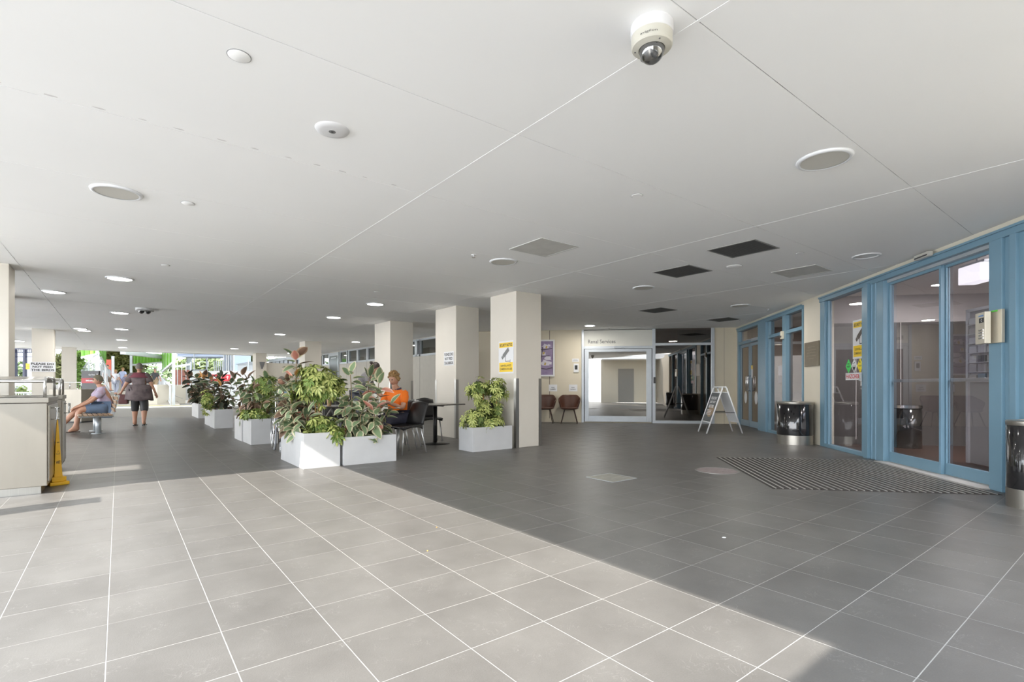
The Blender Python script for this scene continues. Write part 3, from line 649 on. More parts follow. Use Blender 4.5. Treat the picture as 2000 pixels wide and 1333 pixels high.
tub_chair(bk(4.72,0,.42),RROT,'brown leather tub chair standing closest to the renal door')
tub_chair(bk(5.42,0,.42),RROT,'brown leather tub chair below the painting, partly behind the column')

# ------------------------------------------------------------------ A-board
ab=thing('sandwich_board','white A-frame board with grey coffee poster near the end blue door','sign',(11.07,6.38,0),0)
fa=Vector((10.77,6.68,0))-Vector((11.07,6.38,0)); fb=Vector((10.59,6.34,0))-Vector((11.07,6.38,0))
# local axes: w across a frame, s spread
wv=Vector((-.42,-.52,0)).normalized(); sv=Vector((.80,-.55,0)).normalized()
def AP(a,b,z): return wv*a+sv*b+Vector((0,0,z))
Wd=.27; SP=.42
for sgn,nm in ((-1,'front_frame'),(1,'rear_frame')):
    k=MB(); r=.016
    lerp=lambda f,a: AP(a,sgn*(SP*(1-f)+.04*f),1.06*f)
    for a in (-Wd,Wd): k.tube([lerp(0,a),lerp(.97,a)],r)
    k.tube([lerp(.97,-Wd),lerp(1,-Wd+.03),lerp(1,Wd-.03),lerp(.97,Wd)],r); k.tube([lerp(.88,-Wd),lerp(.88,Wd)],.012); k.tube([lerp(.24,-Wd),lerp(.24,Wd)],.012)
    k.build(nm,WHITE,ab,smooth=True)
    pn=MB(); off=Vector((0,0,0))
    P=[lerp(.25,-Wd+.012),lerp(.25,Wd-.012),lerp(.87,Wd-.012),lerp(.87,-Wd+.012)]
    nrm=(P[1]-P[0]).cross(P[3]-P[0]).normalized()*.004
    pn.add([p+nrm for p in P]+[p-nrm for p in P],[(0,1,2,3),(7,6,5,4),(0,4,5,1),(1,5,6,2),(2,6,7,3),(3,7,4,0)])
    pn.build('poster_panel',mat('poster_grey',(.09,.10,.105),.5) if sgn<0 else WHITE,ab)
    if sgn<0:
        n_=-nrm.normalized() if nrm.dot(sv)>0 else nrm.normalized()
        X=(P[0]-P[1]).normalized(); Y=(P[3]-P[0]).normalized(); O=(P[0]+P[1]+P[2]+P[3])/4
        if X.cross(Y).dot(n_)<0: X=-X
        def pt(px,py,e=.006): return O+X*px+Y*py+n_*e
        l=MB()
        for kk,(s,f) in enumerate((('YOUR DAY',.36),('JUST GOT',.34),('BETTER',.30))):
            vs,fs=text_mesh(s,width=f,height=.075,bold=.05); l.add([pt(v.x,v.y+.22-kk*.10) for v in vs],fs)
        for kk in range(4): 
            l.add([pt(-.17,-.08-kk*.035),pt(.1,-.08-kk*.035),pt(.1,-.066-kk*.035),pt(-.17,-.066-kk*.035)],[(0,1,2,3)])
        l.build('lettering',SWH,ab)
        c=MB(); n=20; c.add([pt(.05+.17*math.cos(2*PI*q/n),-.10+.14*math.sin(2*PI*q/n),.005) for q in range(n)],[tuple(range(n))]); c.build('coffee_picture',mat('coffee_brown',(.33,.23,.14),.5),ab)
k=MB(); z=.45*1.06
for a in (-Wd,Wd): k.tube([AP(a,-(SP*.55+.018),z),AP(a,(SP*.55+.018),z)],.008)
k.build('spreader_bar',DARK,ab)
# ------------------------------------------------------------------ ceiling fixtures
def disc_light(x,y,label,lit,r=.185,group=None,beam=0):
    u,v=G(x,y,H); t=thing('ceiling_light',label,'light',(u,v,H-.014),0,group)
    if beam:
        d=bpy.data.lights.new('lamp_fill_beam','AREA'); d.energy=beam*.33; d.shape='DISK'; d.size=r*1.6; d.color=(1,.965,.90)  # area light added below the fitting to brighten the far corridor
        o=bpy.data.objects.new('lamp_fill_beam',d); COL.objects.link(o); o.parent=t; o.location=(0,0,-.006)
    MB().lathe([(r*.84,-.0),(r*.88,-.004),(r*.98,.002),(r,.014),(r*.84,.014)],36,capb=False).build('rim_ring',WHITE,t,smooth=True)
    MB().lathe([(0,.004),(r*.84,.002)],36,capb=False).build('diffuser',mat('lit_diffuser',(.9,.9,.88),.5,emit=(1,.98,.93),estr=22) if lit else mat('unlit_diffuser',(.60,.585,.54),.5),t)
disc_light(228,375,'unlit round ceiling light with beige diffuser above the sunlit floor',False)
disc_light(1610,311,'large unlit round ceiling light between the dome camera and the sliding doors',False)
disc_light(983,511,'unlit round ceiling light beside the pale square ceiling hatch',False,beam=12)  # diffuser stays unlit; the beam is an added light
disc_light(1257,562,'dim round ceiling light next to the dark vents',False,beam=26)  # added beam below an unlit diffuser
disc_light(1446,597,'dim round ceiling light close to the far cafe window',False,beam=32)  # added beam here too, diffuser unlit
disc_light(1152,636,'lit round ceiling light just before the renal door',True,.16,beam=42)
u,v=G(1692,500,H); t=thing('ceiling_light','recessed round downlight right in front of the blue sliding doors','light',(u,v,H-.012)); MB().lathe([(.12,.01),(.13,.0),(.155,.0),(.16,.012)],36,capb=False).build('rim_ring',WHITE,t,smooth=True); MB().lathe([(0,.006),(.12,.010)],36,capb=False).build('reflector',mat('reflector',(.75,.75,.73),.3),t)
for row,lst,where in (('street-side',[(234,544),(234,611),(238,643),(238,664),(240,679)],'row of lit lights running over the bench'),('planter',[(733,594),(652,620),(547,653),(495,669),(458,681)],'row of lit lights running over the planters')):
    for k,(x,y) in enumerate(lst): disc_light(x,y,f'{ORD[k]} lamp of the {where}',True,.18,'lit round ceiling lights',beam=(14 if row=='planter' else 9))
for (x,y,lb) in ((695,668,'lit round lamp over the cafe seating near the strip windows'),(567,690,'far lit lamp by the beige end wall'),(38,666,'lit lamp seen past the column at the picture edge'),(157,642,'lit lamp beside the dark ceiling joint, nearer one of two'),(165,646,'lit lamp beside the dark ceiling joint, farther one of two'),(106,570,'slim lamp near the dark diagonal ceiling joint')):
    disc_light(x,y,lb,True,.17,beam=14)
def small_disc(x,y,r,label,name='blank_plate',cat='ceiling fitting',h=.006,group=None):
    u,v=G(x,y,H); t=thing(name,label,cat,(u,v,H-h),0,group)
    MB().lathe([(0,0),(r*.93,0),(r,h*.4),(r,h)],28,capb=False).build('disc',CEIL,t,smooth=True,autos=True)
    MB().lathe([(r,h*.6),(r+.004,h*.6),(r+.004,h)],28,capb=False).build('shadow_gap',mat('gap_grey',(.3,.3,.3),.8),t)
small_disc(467,109,.052,'blank round ceiling plate, larger looking of two above the sunlit floor')
small_disc(367,397,.052,'blank round ceiling plate beside the unlit beige light')
small_disc(1244,382,.048,'blank round ceiling plate halfway between dome camera and renal door')
small_disc(323,518,.05,'blank round ceiling plate near the first lit lamp')
small_disc(1434,520,.10,'white round speaker between two dark vents','ceiling_speaker','speaker',.012)
small_disc(1562,495,.045,'blank round ceiling plate past the largest dark vent')
small_disc(736,570,.05,'blank round ceiling plate before the lamp near the columns')
u,v=G(649,253,H); t=thing('smoke_detector','white disc smoke detector with central eye on the ceiling','detector',(u,v,H-.016)); MB().lathe([(0,0),(.07,0),(.10,.006),(.107,.016)],36,capb=False).build('housing',SWH,t,smooth=True); MB().lathe([(.008,-.001),(.022,-.001),(.022,.0),(.008,0)],20).build('eye_ring',SGR,t); MB().lathe([(0,-.002),(.008,-.002),(.008,0)],12).build('eye',SBK,t)
for k,(x,y) in enumerate(((925,498),(1500,604),(1445,624),(1190,641))):
    u,v=G(x,y,H); t=thing('sprinkler_head','small ceiling sprinkler '+['above the column beside the pale hatch','over the litter bin','by the far blue door','over the renal door'][k],'sprinkler',(u,v,H)); MB().lathe([(.035,0),(.035,-.006),(.012,-.010),(.010,-.03),(.0,-.03)],16,capb=False).build('body',SWH,t,smooth=True); MB().lathe([(0,-.034),(.022,-.034),(.022,-.037),(0,-.037)],12,capb=False).build('deflector',STEEL,t)
VENT=mat('vent_dark',(.085,.085,.085),.7,var=.12,vscale=20); VENTL=mat('vent_pale',(.60,.59,.56),.8,var=.06,vscale=6)
def vent(c,m,label,nm='ceiling_vent',cat='vent',sz=.60):
    t=thing(nm,label,cat,(c[0],c[1],H-.006)); s=sz/2
    MB().box(-s,s,-s,-s+.02,0,.006).box(-s,s,s-.02,s,0,.006).box(-s,-s+.02,-s+.02,s-.02,0,.006).box(s-.02,s,-s+.02,s-.02,0,.006).build('vent_frame',mat('vent_frame_grey',(.28,.28,.27),.6) if m is VENT else mat('hatch_frame',(.6,.6,.58),.6),t)
    MB().box(-s+.02,s-.02,-s+.02,s-.02,.002,.006).build('filter_face',m,t)
    if m is VENT:
        g=MB()
        for k in range(14): g.box(-s+.03,s-.03,-s+.04+k*(2*s-.08)/13-.003,-s+.04+k*(2*s-.08)/13+.003,.0006,.002)
        g.build('grille_bars',mat('grille_bar',(.11,.11,.11),.6),t,kind='stuff')
vent((6.0,3.16),VENT,'largest-looking dark square vent close to the sliding doors')
vent((6.48,4.32),VENT,'dark square vent beside the largest-looking one, over the round drain')
vent((9.38,6.87),VENT,'dark square vent farther down the corridor beside a dim light')
vent((12.0,6.82),VENT,'last dark vent by the end blue door')
vent((4.05,4.60),VENTL,'pale square ceiling hatch beside an unlit round light','ceiling_hatch','hatch')
vent((7.85,3.25),VENTL,'pale return grille panel between two vents and the blue doors','ceiling_hatch','hatch')
vent((6.5,8.35),VENT,'dark vent behind the column with the security notice')
# dome camera
t=thing('dome_camera','white and beige dome security camera hanging from the ceiling','camera',(1.95,1.32,H))
u,v=PD(1273,2.345); t.location=(u,v,H)
MB().lathe([(.094,0),(.096,-.004),(.096,-.046),(.093,-.05),(0,-.05)],48,capb=False).build('mount_ring',SWH,t,smooth=True,autos=True)
MB().lathe([(.0925,-.05),(.0925,-.098),(.088,-.104),(.060,-.112),(.058,-.108)],48,capb=False).build('body',mat('camera_beige',(.55,.53,.46),.4),t,smooth=True,autos=True)
MB().lathe([(.058*math.cos(a),-.108-.066*math.sin(a)) for a in [PI/2*k/10 for k in range(11)]],40,capb=False).build('dome',CLEAR,t,smooth=True)
MB().lathe([(0,-.104),(.056,-.106)],30,capb=False).lathe([(0,-.150),(.022,-.148),(.028,-.12),(.028,-.106)],20,capb=False,M=Matrix.Rotation(.25,4,'X')).build('lens_unit',mat('lens_dark',(.06,.055,.05),.3),t,smooth=True)
sc=MB()
for k in range(3):
    a=-PI/2-TH+.2+k*2*PI/3+PI*.0; sc.lathe([(0,-.1095),(.004,-.1095),(.004,-.104)],10,capb=False,M=Matrix.Translation((.075*math.cos(a),.075*math.sin(a),0)))
sc.build('screw',SGR,t)
vs,fs=text_mesh('aviGiLon'.lower(),width=.078,height=.0135,bold=.0)
ac_=-PI/2-TH-.42; lm=MB(); R_=.0932
lm.add([(R_*math.cos(ac_+p.x/R_),R_*math.sin(ac_+p.x/R_),-.083+p.y) for p in vs],fs); lm.build('lettering',SBK,t)
# multi-sensor camera
t=thing('multi_lens_camera','grey four-lens ceiling camera beside a lit lamp','camera',G(283,603,H)+(H,))
MB().lathe([(.165,0),(.165,-.045),(.155,-.05)],36,capb=False).lathe([(0,-.062),(.14,-.062),(.15,-.055),(.15,-.05)],36,capb=False).build('housing',mat('camera_grey',(.5,.5,.5),.4),t,smooth=True); MB().lathe([(.155,-.045),(.155,-.056)],36,capb=False).build('dark_band',BLK,t)
for k in range(4):
    a=PI/4+k*PI/2; MB().lathe([(.05,0),(.045,-.025),(.02,-.045),(0,-.05)],16,capb=False,M=Matrix.Translation((.08*math.cos(a),.08*math.sin(a),-.062))).build('lens',BLKG,t,smooth=True)
# cover strips around that camera
# ------------------------------------------------------------------ planters
def planter(u0,v0,du,dv,h,label,seam=False):
    t=thing('planter_box',label,'planter',(u0,v0,0),0,'white planter boxes'); w_=.028
    mb=MB().box(0,du,0,w_,0,h,bev=.004).box(0,du,dv-w_,dv,0,h,bev=.004).box(0,w_,w_,dv-w_,0,h,bev=.004).box(du-w_,du,w_,dv-w_,0,h,bev=.004).box(w_,du-w_,w_,dv-w_,0,.05)
    mb.build('box_walls',WPLAN,t); MB().box(w_,du-w_,w_,dv-w_,.05,h-.06).build('soil',SOIL,t)
    return t
planter(1.90,6.88,.48,1.16,.465,'white planter lit by sun, at the corner of the sunny patch')
planter(2.42,6.86,.77,.44,.385,'low white planter beside the sunlit one, with pale-edged rubber plant')
planter(4.58,6.96,.82,.43,.40,'low white planter against the column with the security notice')
planter(1.92,10.30,.46,.76,.475,'white planter with chipped corner, front one of the second pair')
planter(1.90,11.08,.46,.76,.475,'white planter, rear one of the second pair')
planter(1.92,14.80,.42,.80,.485,'white planter, front one of the third pair')
planter(1.94,15.62,.42,1.2,.485,'white planter, rear one of the third pair')
planter(2.10,19.8,.40,1.9,.485,'small far white planter with dark foliage')
# leaves
def leafmat(name,cin,cout,edge=.62,rough=.38):
    m=bpy.data.materials.new(name); m.use_nodes=True; n=m.node_tree; p=n.nodes['Principled BSDF']; L=n.links.new
    a=n.nodes.new('ShaderNodeAttribute'); a.attribute_name='edge'; no=n.nodes.new('ShaderNodeTexNoise'); no.inputs['Scale'].default_value=28; no.inputs['Detail'].default_value=4
    tcn=n.nodes.new('ShaderNodeTexCoord'); L(tcn.outputs['Object'],no.inputs['Vector'])
    mr=n.nodes.new('ShaderNodeMapRange'); mr.inputs['To Min'].default_value=-.28; mr.inputs['To Max'].default_value=.28; L(no.outputs['Fac'],mr.inputs[0])
    ad=n.nodes.new('ShaderNodeMath'); L(a.outputs['Fac'],ad.inputs[0]); L(mr.outputs[0],ad.inputs[1])
    r=n.nodes.new('ShaderNodeValToRGB'); r.color_ramp.elements[0].position=edge; r.color_ramp.elements[0].color=lin(cin); r.color_ramp.elements[1].position=edge+.1; r.color_ramp.elements[1].color=lin(cout)
    L(ad.outputs[0],r.inputs[0])
    oi=n.nodes.new('ShaderNodeObjectInfo'); m2=n.nodes.new('ShaderNodeMapRange'); m2.inputs['To Min'].default_value=.75; m2.inputs['To Max'].default_value=1.25; L(oi.outputs['Random'],m2.inputs[0])
    hs=n.nodes.new('ShaderNodeHueSaturation'); L(m2.outputs[0],hs.inputs['Value']); L(r.outputs[0],hs.inputs['Color']); L(hs.outputs[0],p.inputs['Base Color'])
    p.inputs['Roughness'].default_value=rough; p.inputs['Specular IOR Level'].default_value=.4
    return m
LG=leafmat('variegated_leaf',(.20,.275,.145),(.56,.50,.33)); LG2=leafmat('variegated_leaf_dark',(.095,.14,.07),(.42,.38,.24),.68)
LD=leafmat('dark_leaf',(.045,.055,.035),(.10,.08,.05),.8); LO=leafmat('orange_leaf',(.50,.23,.06),(.55,.33,.18)); LP=leafmat('pink_leaf',(.50,.20,.15),(.60,.38,.28)); LB_=leafmat('brown_leaf',(.18,.11,.075),(.36,.25,.17))
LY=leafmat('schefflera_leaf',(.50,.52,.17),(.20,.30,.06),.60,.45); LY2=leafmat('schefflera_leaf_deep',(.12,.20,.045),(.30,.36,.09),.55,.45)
STEM=mat('plant_stem',(.22,.15,.08),.8,var=.2); CANE=mat('cane_stem',(.45,.27,.10),.7)
def leafmesh(name,L_,W_,curl,m,n=7,half=False):
    vs=[];fs=[];ed=[]
    for i in range(n+1):
        f=i/n; wd=W_*math.sin(PI*min(1,f**.85))**.75 if 0<f<1 else 0.002
        x=L_*f; z=-curl*L_*f*f; fold=.22*wd
        for k,s in enumerate((-1,-.55,0,.55,1)):
            vs.append((x,s*wd,z+fold*abs(s))); ed.append(max(abs(s),(abs(f-.5)*2)**5))
    for i in range(n):
        for k in range(4): fs.append((i*5+k,i*5+k+1,(i+1)*5+k+1,(i+1)*5+k))
    me=bpy.data.meshes.new(name); me.from_pydata(vs,[],fs); me.materials.append(m); me.polygons.foreach_set('use_smooth',[True]*len(fs))
    at=me.attributes.new('edge','FLOAT','POINT'); at.data.foreach_set('value',ed); me.update(); return me
FL={}
for nm,m in (('g',LG),('h',LG2),('d',LD),('o',LO),('p',LP),('b',LB_)):
    FL[nm]=[leafmesh('leaf',.165,.047,c,m) for c in (.05,.25,.5)]
def ficus(name,label,base,stems,mix,seed,scale=1.18,per=.025,top=None,cat='plant',group=None,maxn=300):
    """stems: list of (base offset, top offset); leaves spiral up each stem"""
    random.seed(seed); t=thing(name,label,cat,base,0,group); cnt=0
    for (b,p) in stems:
        b=Vector(b); p=Vector(p); mid=(b+p)/2+Vector((random.uniform(-.04,.04),random.uniform(-.04,.04),0))
        pts=[b.lerp(mid,k/4)*(1-k/8)+mid.lerp(p,k/4)*(k/8) if False else (b*(1-k/6)**2+mid*2*(k/6)*(1-k/6)+p*(k/6)**2) for k in range(7)]
        MB().tube(pts,[.010*(1-.08*k) for k in range(7)],6).build('stem',STEM,t,smooth=True)
        Ls=(p-b).length; n=int(Ls/per); ph=random.uniform(0,6)
        for k in range(n+1):
            if cnt>=maxn: break
            f=.12+.88*k/max(1,n); q=b*(1-f)**2+mid*2*f*(1-f)+p*f*f
            ph+=2.4+random.uniform(-.4,.4); tip=f>.93
            el=random.uniform(-.9,.25) if f<.75 else random.uniform(-.2,.7)
            if tip: el=random.uniform(.6,1.35)
            kind=random.choices(list(mix.keys()),list(mix.values()))[0]
            if tip and random.random()<.5: kind=random.choice(mix_tip)
            me=random.choice(FL[kind]); o=bpy.data.objects.new('leaf',me); COL.objects.link(o); o.parent=t
            s=scale*random.uniform(.8,1.15)
            dr=Vector((math.cos(ph)*math.cos(el),math.sin(ph)*math.cos(el),math.sin(el)))
            o.location=q+dr*.03*scale
            X=dr; Z=Vector((0,0,1)); Y=Z.cross(X).normalized(); Zp=X.cross(Y); M=Matrix((X,Y,Zp)).transposed()
            o.rotation_euler=(M@Matrix.Rotation(random.uniform(-.7,.7),3,'X')).to_euler(); o.scale=(s,s*random.uniform(.9,1.15),s); cnt+=1
    return t
mix_tip=['o','p','g','g','h']
ficus('rubber_plant','tall variegated rubber plant in the sunlit planter, pink leaf at its tip',(2.05,7.6,.40),
  [((.0,.0,0),(-.02,.12,1.10)),((-.02,-.1,0),(-.16,-.12,.50)),((-.05,.1,0),(-.22,.05,.62)),((-.08,-.2,0),(-.20,-.28,.34)),((-.05,.2,0),(-.2,.35,.5)),((-.03,.0,0),(-.07,-.02,.8)),((.02,.15,0),(-.10,.20,.72)),((.05,-.25,0),(.0,-.35,.30)),((-.03,.3,0),(-.08,.42,.45)),((.05,-.1,0),(.12,-.05,.62))],{'g':5,'h':3,'b':2,'p':.5},21)
ficus('rubber_plant','bushy cream-edged rubber plant with red shoots in the low planter',(2.80,7.08,.33),
  [((-.16,0,0),(-.20,.02,.92)),((-.05,.02,0),(.0,.05,.52)),((.03,0,0),(.08,.03,.86)),((.14,-.02,0),(.22,.02,.80)),((.2,0,0),(.38,-.02,.46)),((-.2,-.05,0),(-.30,-.04,.48)),((.1,-.06,0),(.1,-.12,.40)),((-.05,-.06,0),(-.1,-.10,.36))],{'g':8,'h':2,'p':.4},5)
mix_tip=['b','b','h','o']
ficus('rubber_plant','dull green and brown rubber plant in the second pair of planters',(2.10,10.9,.41),
  [((0,-.2,0),(-.06,-.1,.62)),((0,0,0),(-.2,.1,.85)),((.05,.2,0),(.05,.3,.72)),((.1,-.3,0),(.22,-.3,.62)),((-.05,.5,0),(-.25,.65,.80)),((.05,.7,0),(.02,.8,.80)),((0,-.4,0),(.03,-.45,.40)),((-.05,.3,0),(-.18,.3,.5)),((.1,0,0),(.2,.0,.78))],{'h':6,'b':4,'g':1.5},9,1.15,.034)
ficus('rubber_plant','dark rubber plant with brown tips in the third pair of planters',(2.10,15.3,.42),
  [((0,-.3,0),(.0,-.25,.65)),((0,0,0),(-.2,.1,.85)),((.05,.3,0),(.1,.4,.9)),((-.05,.6,0),(-.3,.8,.85)),((.1,.9,0),(.1,1.0,.8)),((.1,-.2,0),(.25,-.2,.7)),((0,.5,0),(0,.5,.6)),((0,1.2,0),(-.2,1.3,.9))],{'h':5,'d':5,'b':2},13,1.3,.03)
ficus('rubber_plant','dark bushy plant in the small far planter',(2.28,20.6,.42),
  [((0,-.5,0),(-.1,-.45,.7)),((0,0,0),(-.4,.1,1.0)),((.05,.3,0),(.1,.4,1.0)),((-.05,.6,0),(-.3,.8,.95)),((0,.9,0),(0,1.0,.9)),((.1,-.2,0),(.25,-.2,.9))],{'d':8,'b':2,'h':1},17,1.45,.032)
# schefflera: joined rosettes of leaflets
def rosettes(mb,ed,centres,L_=.085,W_=.017,nl=7):
    for (c,outd) in centres:
        c=Vector(c); outd=Vector(outd).normalized(); a=Vector((0,0,1)) if abs(outd.z)<.9 else Vector((1,0,0)); X0=outd.cross(a).normalized(); Y0_=outd.cross(X0); off=random.uniform(0,6)
        for k in range(nl):
            an=off+2*PI*k/nl; rad=X0*math.cos(an)+Y0_*math.sin(an); d=(rad+outd*random.uniform(-.1,.5)+Vector((0,0,-.45))).normalized()
            sd=d.cross(outd); sd=sd.normalized() if sd.length>1e-3 else X0; Lk=L_*random.uniform(.8,1.15); nn=outd
            pts=[(.12,.25,0),(.4,.95,-.0),(.72,1.0,-.06),(1,.05,-.2)]; b=len(mb.v); 
            for f,wf,dz in pts:
                for s in (-1,0,1):
                    p=c+d*Lk*f+sd*(s*W_*wf)+Vector((0,0,dz*Lk))+nn*(.004*abs(s)); mb.v.append(p); ed.append(abs(s)*.9)
            for i in range(3):
                for q in (0,1): mb.f.append([b+i*3+q,b+i*3+q+1,b+(i+1)*3+q+1,b+(i+1)*3+q]); mb.mi.append(0)
def schefflera(label,base,blobs,trunks,seed,mats=(LY,LY2),L_=.085):
    random.seed(seed); t=thing('umbrella_plant',label,'plant',base)
    for tr in trunks: MB().tube(tr,.009,6).build('trunk',CANE,t,smooth=True)
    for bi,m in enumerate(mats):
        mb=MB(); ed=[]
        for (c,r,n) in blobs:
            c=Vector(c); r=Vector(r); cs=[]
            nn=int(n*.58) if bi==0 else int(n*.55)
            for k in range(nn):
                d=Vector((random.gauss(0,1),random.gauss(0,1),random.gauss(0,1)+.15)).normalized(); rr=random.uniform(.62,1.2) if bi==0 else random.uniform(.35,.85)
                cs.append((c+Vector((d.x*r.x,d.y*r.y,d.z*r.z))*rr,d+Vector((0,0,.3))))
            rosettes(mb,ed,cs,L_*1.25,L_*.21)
        me=bpy.data.meshes.new('foliage'); me.from_pydata([tuple(p) for p in mb.v],[],mb.f); me.materials.append(m); at=me.attributes.new('edge','FLOAT','POINT'); at.data.foreach_set('value',ed); me.polygons.foreach_set('use_smooth',[True]*len(mb.f)); me.update()
        o=bpy.data.objects.new('foliage',me); COL.objects.link(o); o.parent=t; o['kind']='stuff'
def LOC(x,y,D,base): 
    u,v=PD(x,D); return Vector((u-base[0],v-base[1],Zd(y,D)-base[2]))
b=(2.20,7.15,.40)
c0=LOC(622,752,7.1,b)
schefflera('yellow-green umbrella plant on two thin canes in the sunlit planter',b,[(c0,(.24,.24,.24),95),(LOC(603,728,7.1,b),(.10,.10,.10),16),(LOC(652,752,7.1,b),(.10,.10,.17),22),(LOC(586,762,7.1,b),(.13,.1,.11),16),(LOC(630,832,7.0,b),(.22,.15,.12),50),(LOC(655,848,6.9,b),(.10,.06,.10),16)],
  [[LOC(617,846,7.1,b),LOC(616,800,7.1,b),c0+Vector((-.03,0,-.1))],[LOC(625,846,7.1,b),LOC(623,800,7.1,b),c0+Vector((.02,0,-.05))]],31)
b=(4.95,7.18,.34)
schefflera('two-headed yellow-green umbrella plant in the planter against the column',b,[(LOC(936,760,8.65,b),(.20,.16,.18),58),(LOC(970,762,8.75,b),(.19,.15,.20),58),(LOC(943,788,8.7,b),(.09,.09,.10),16),(LOC(938,818,8.6,b),(.33,.16,.20),90),(LOC(965,826,8.7,b),(.17,.12,.12),34),(LOC(944,800,8.65,b),(.12,.10,.10),20),(LOC(970,800,8.75,b),(.10,.08,.12),12)],
  [[LOC(943,838,8.65,b),LOC(944,770,8.65,b)],[LOC(968,838,8.75,b),LOC(970,770,8.75,b)]],33,L_=.07)
b=(2.10,10.6,.41)
schefflera('yellow-green umbrella plant leaning from the second pair of planters',b,[(LOC(520,757,9.9,b),(.22,.2,.26),60),(LOC(527,785,9.9,b),(.14,.12,.14),22),(LOC(500,808,9.5,b),(.24,.14,.08),34),(LOC(478,808,9.5,b),(.06,.06,.10),8)],[[LOC(515,815,9.8,b),LOC(518,760,9.9,b)]],35,mats=(LY2,LY),L_=.08)
b=(2.02,14.9,.42)
schefflera('small pale umbrella plant at the front of the third pair of planters',b,[(LOC(406,783,13.2,b),(.14,.1,.30),40)],[[LOC(408,800,13.2,b),LOC(405,775,13.2,b)]],37,L_=.08)

# ------------------------------------------------------------------ cafe furniture
def cafe_chair(u,v,rz,label):
    t=thing('cafe_chair',label,'chair',(u,v,0),rz,'black cafe chairs')     # faces -y
    def seat(a,b):
        x=(a-.5)*.43*(1-.08*b); y=(b-.5)*.43; return (x,y,.452-.018*math.sin(PI*a)*math.sin(PI*b)-(.02*(1-b)**6))
    MB().grid(seat,10,10).build('seat',BLK,t,smooth=True,thick=.022)
    def sk(a,b):
        # shaped skirt below the seat edge
        ang=2*PI*a; x=.212*max(-1,min(1,1.35*math.cos(ang))); y=.212*max(-1,min(1,1.35*math.sin(ang))); return (x,y,.445-b*(.055-.035*abs(math.cos(2*ang))))
    MB().grid(sk,32,2).build('seat_skirt',BLK,t,smooth=True,thick=.012)
    def back(a,b):
        x=(a-.5)*(.41-.02*b); yy=.20+.13*b**1.3+.035*(1-(2*a-1)**2)*-1+.02; z=.455+.375*b-.015*(2*a-1)**2*b+(.012*math.cos(PI*(2*a-1))*b); return (x,yy,z)
    MB().grid(back,10,8).build('backrest',BLK,t,smooth=True,thick=.02)
    for sx in (-1,1):
        MB().tube([(sx*.165,-.16,.43),(sx*.195,-.225,0)],[.014,.012]).build('leg',mat('leg_aluminium',(.68,.68,.68),.3,.7),t,smooth=True)
        MB().tube([(sx*.175,.18,.43),(sx*.21,.285,0)],[.014,.012]).build('leg',MATS['leg_aluminium'],t,smooth=True)
    return t
cu,cv=PD(790,8.2); cafe_chair(cu,cv,math.radians(-74),'black cafe chair with aluminium legs nearest the walkway')
cu,cv=PD(783,9.0); cafe_chair(cu,cv,math.radians(-75),'black cafe chair tucked beside the person in orange')
cu,cv=PD(838,10.15); cafe_chair(cu,cv,math.radians(-10),'black cafe chair at the far side of the square table')
cu,cv=PD(930,9.35); cafe_chair(cu,cv,math.radians(215),'black cafe chair mostly hidden behind the low planter')
TOPM=mat('table_top_laminate',(.10,.09,.08),.22,var=.1)
def cafe_table(u,v,rz,label,s=.4):
    t=thing('cafe_table',label,'table',(u,v,0),rz,'square cafe tables')
    MB().box(-s,s,-s,s,.728,.752,bev=.006).build('table_top',TOPM,t); MB().tube([(0,0,.02),(0,0,.728)],.038,16).build('pedestal',BLK,t,smooth=True)
    MB().lathe([(.0,.02),(.04,.04),(.10,.024),(.27,.012),(.275,0)],36,capb=False).build('base_plate',BLK,t,smooth=True)
    MB().box(-.22,.22,-.02,.02,.705,.728).box(-.02,.02,-.22,.22,.705,.728).build('top_bracket',BLK,t)
    return t
cu,cv=PD(850,9.55); cafe_table(cu,cv,math.radians(12),'dark square cafe table on a round base in front of the cream columns',.40)
cu,cv=PD(668,8.75); cafe_table(cu,cv,0,'dark cafe table behind the planters with a paper cup on it',.42)
cc=(cu,cv)
cu,cv=PD(643,8.55); t=thing('coffee_cup','tan paper coffee cup with white lid on the cafe table','cup',(cu,cv,.752)); MB().lathe([(.030,0),(.040,.105)],20,capb=False).lathe([(0,0),(.03,0)],20,capb=False).build('cup_body',mat('cup_tan',(.42,.27,.14),.6),t,smooth=True); MB().lathe([(.043,.105),(.043,.115),(.036,.125),(0,.125)],20,capb=False).build('lid',SWH,t,smooth=True)
cu,cv=PD(690,9.5); cafe_chair(cu,cv,math.radians(10),'black cafe chair behind the table with the paper cup')
cu,cv=PD(655,9.9); cafe_chair(cu,cv,math.radians(-12),'black cafe chair farther behind the planters, beside the standing figure')
cu,cv=PD(548,11.6); cafe_table(cu,cv,.2,'dark cafe table in front of the two older seated people',.5); 
t=thing('magazine','blue-covered magazine lying on the far cafe table','magazine',PD(540,11.4)+(.752,),.5); MB().box(-.11,.11,-.15,.15,0,.006).build('pages',SWH,t); MB().box(-.111,.111,-.151,.151,.006,.008).build('cover',mat('cover_blue',(.10,.25,.55),.3),t)
cu,cv=PD(600,10.6); cafe_chair(cu,cv,math.radians(100),'black cafe chair seen between the rubber plant and the schefflera canes')
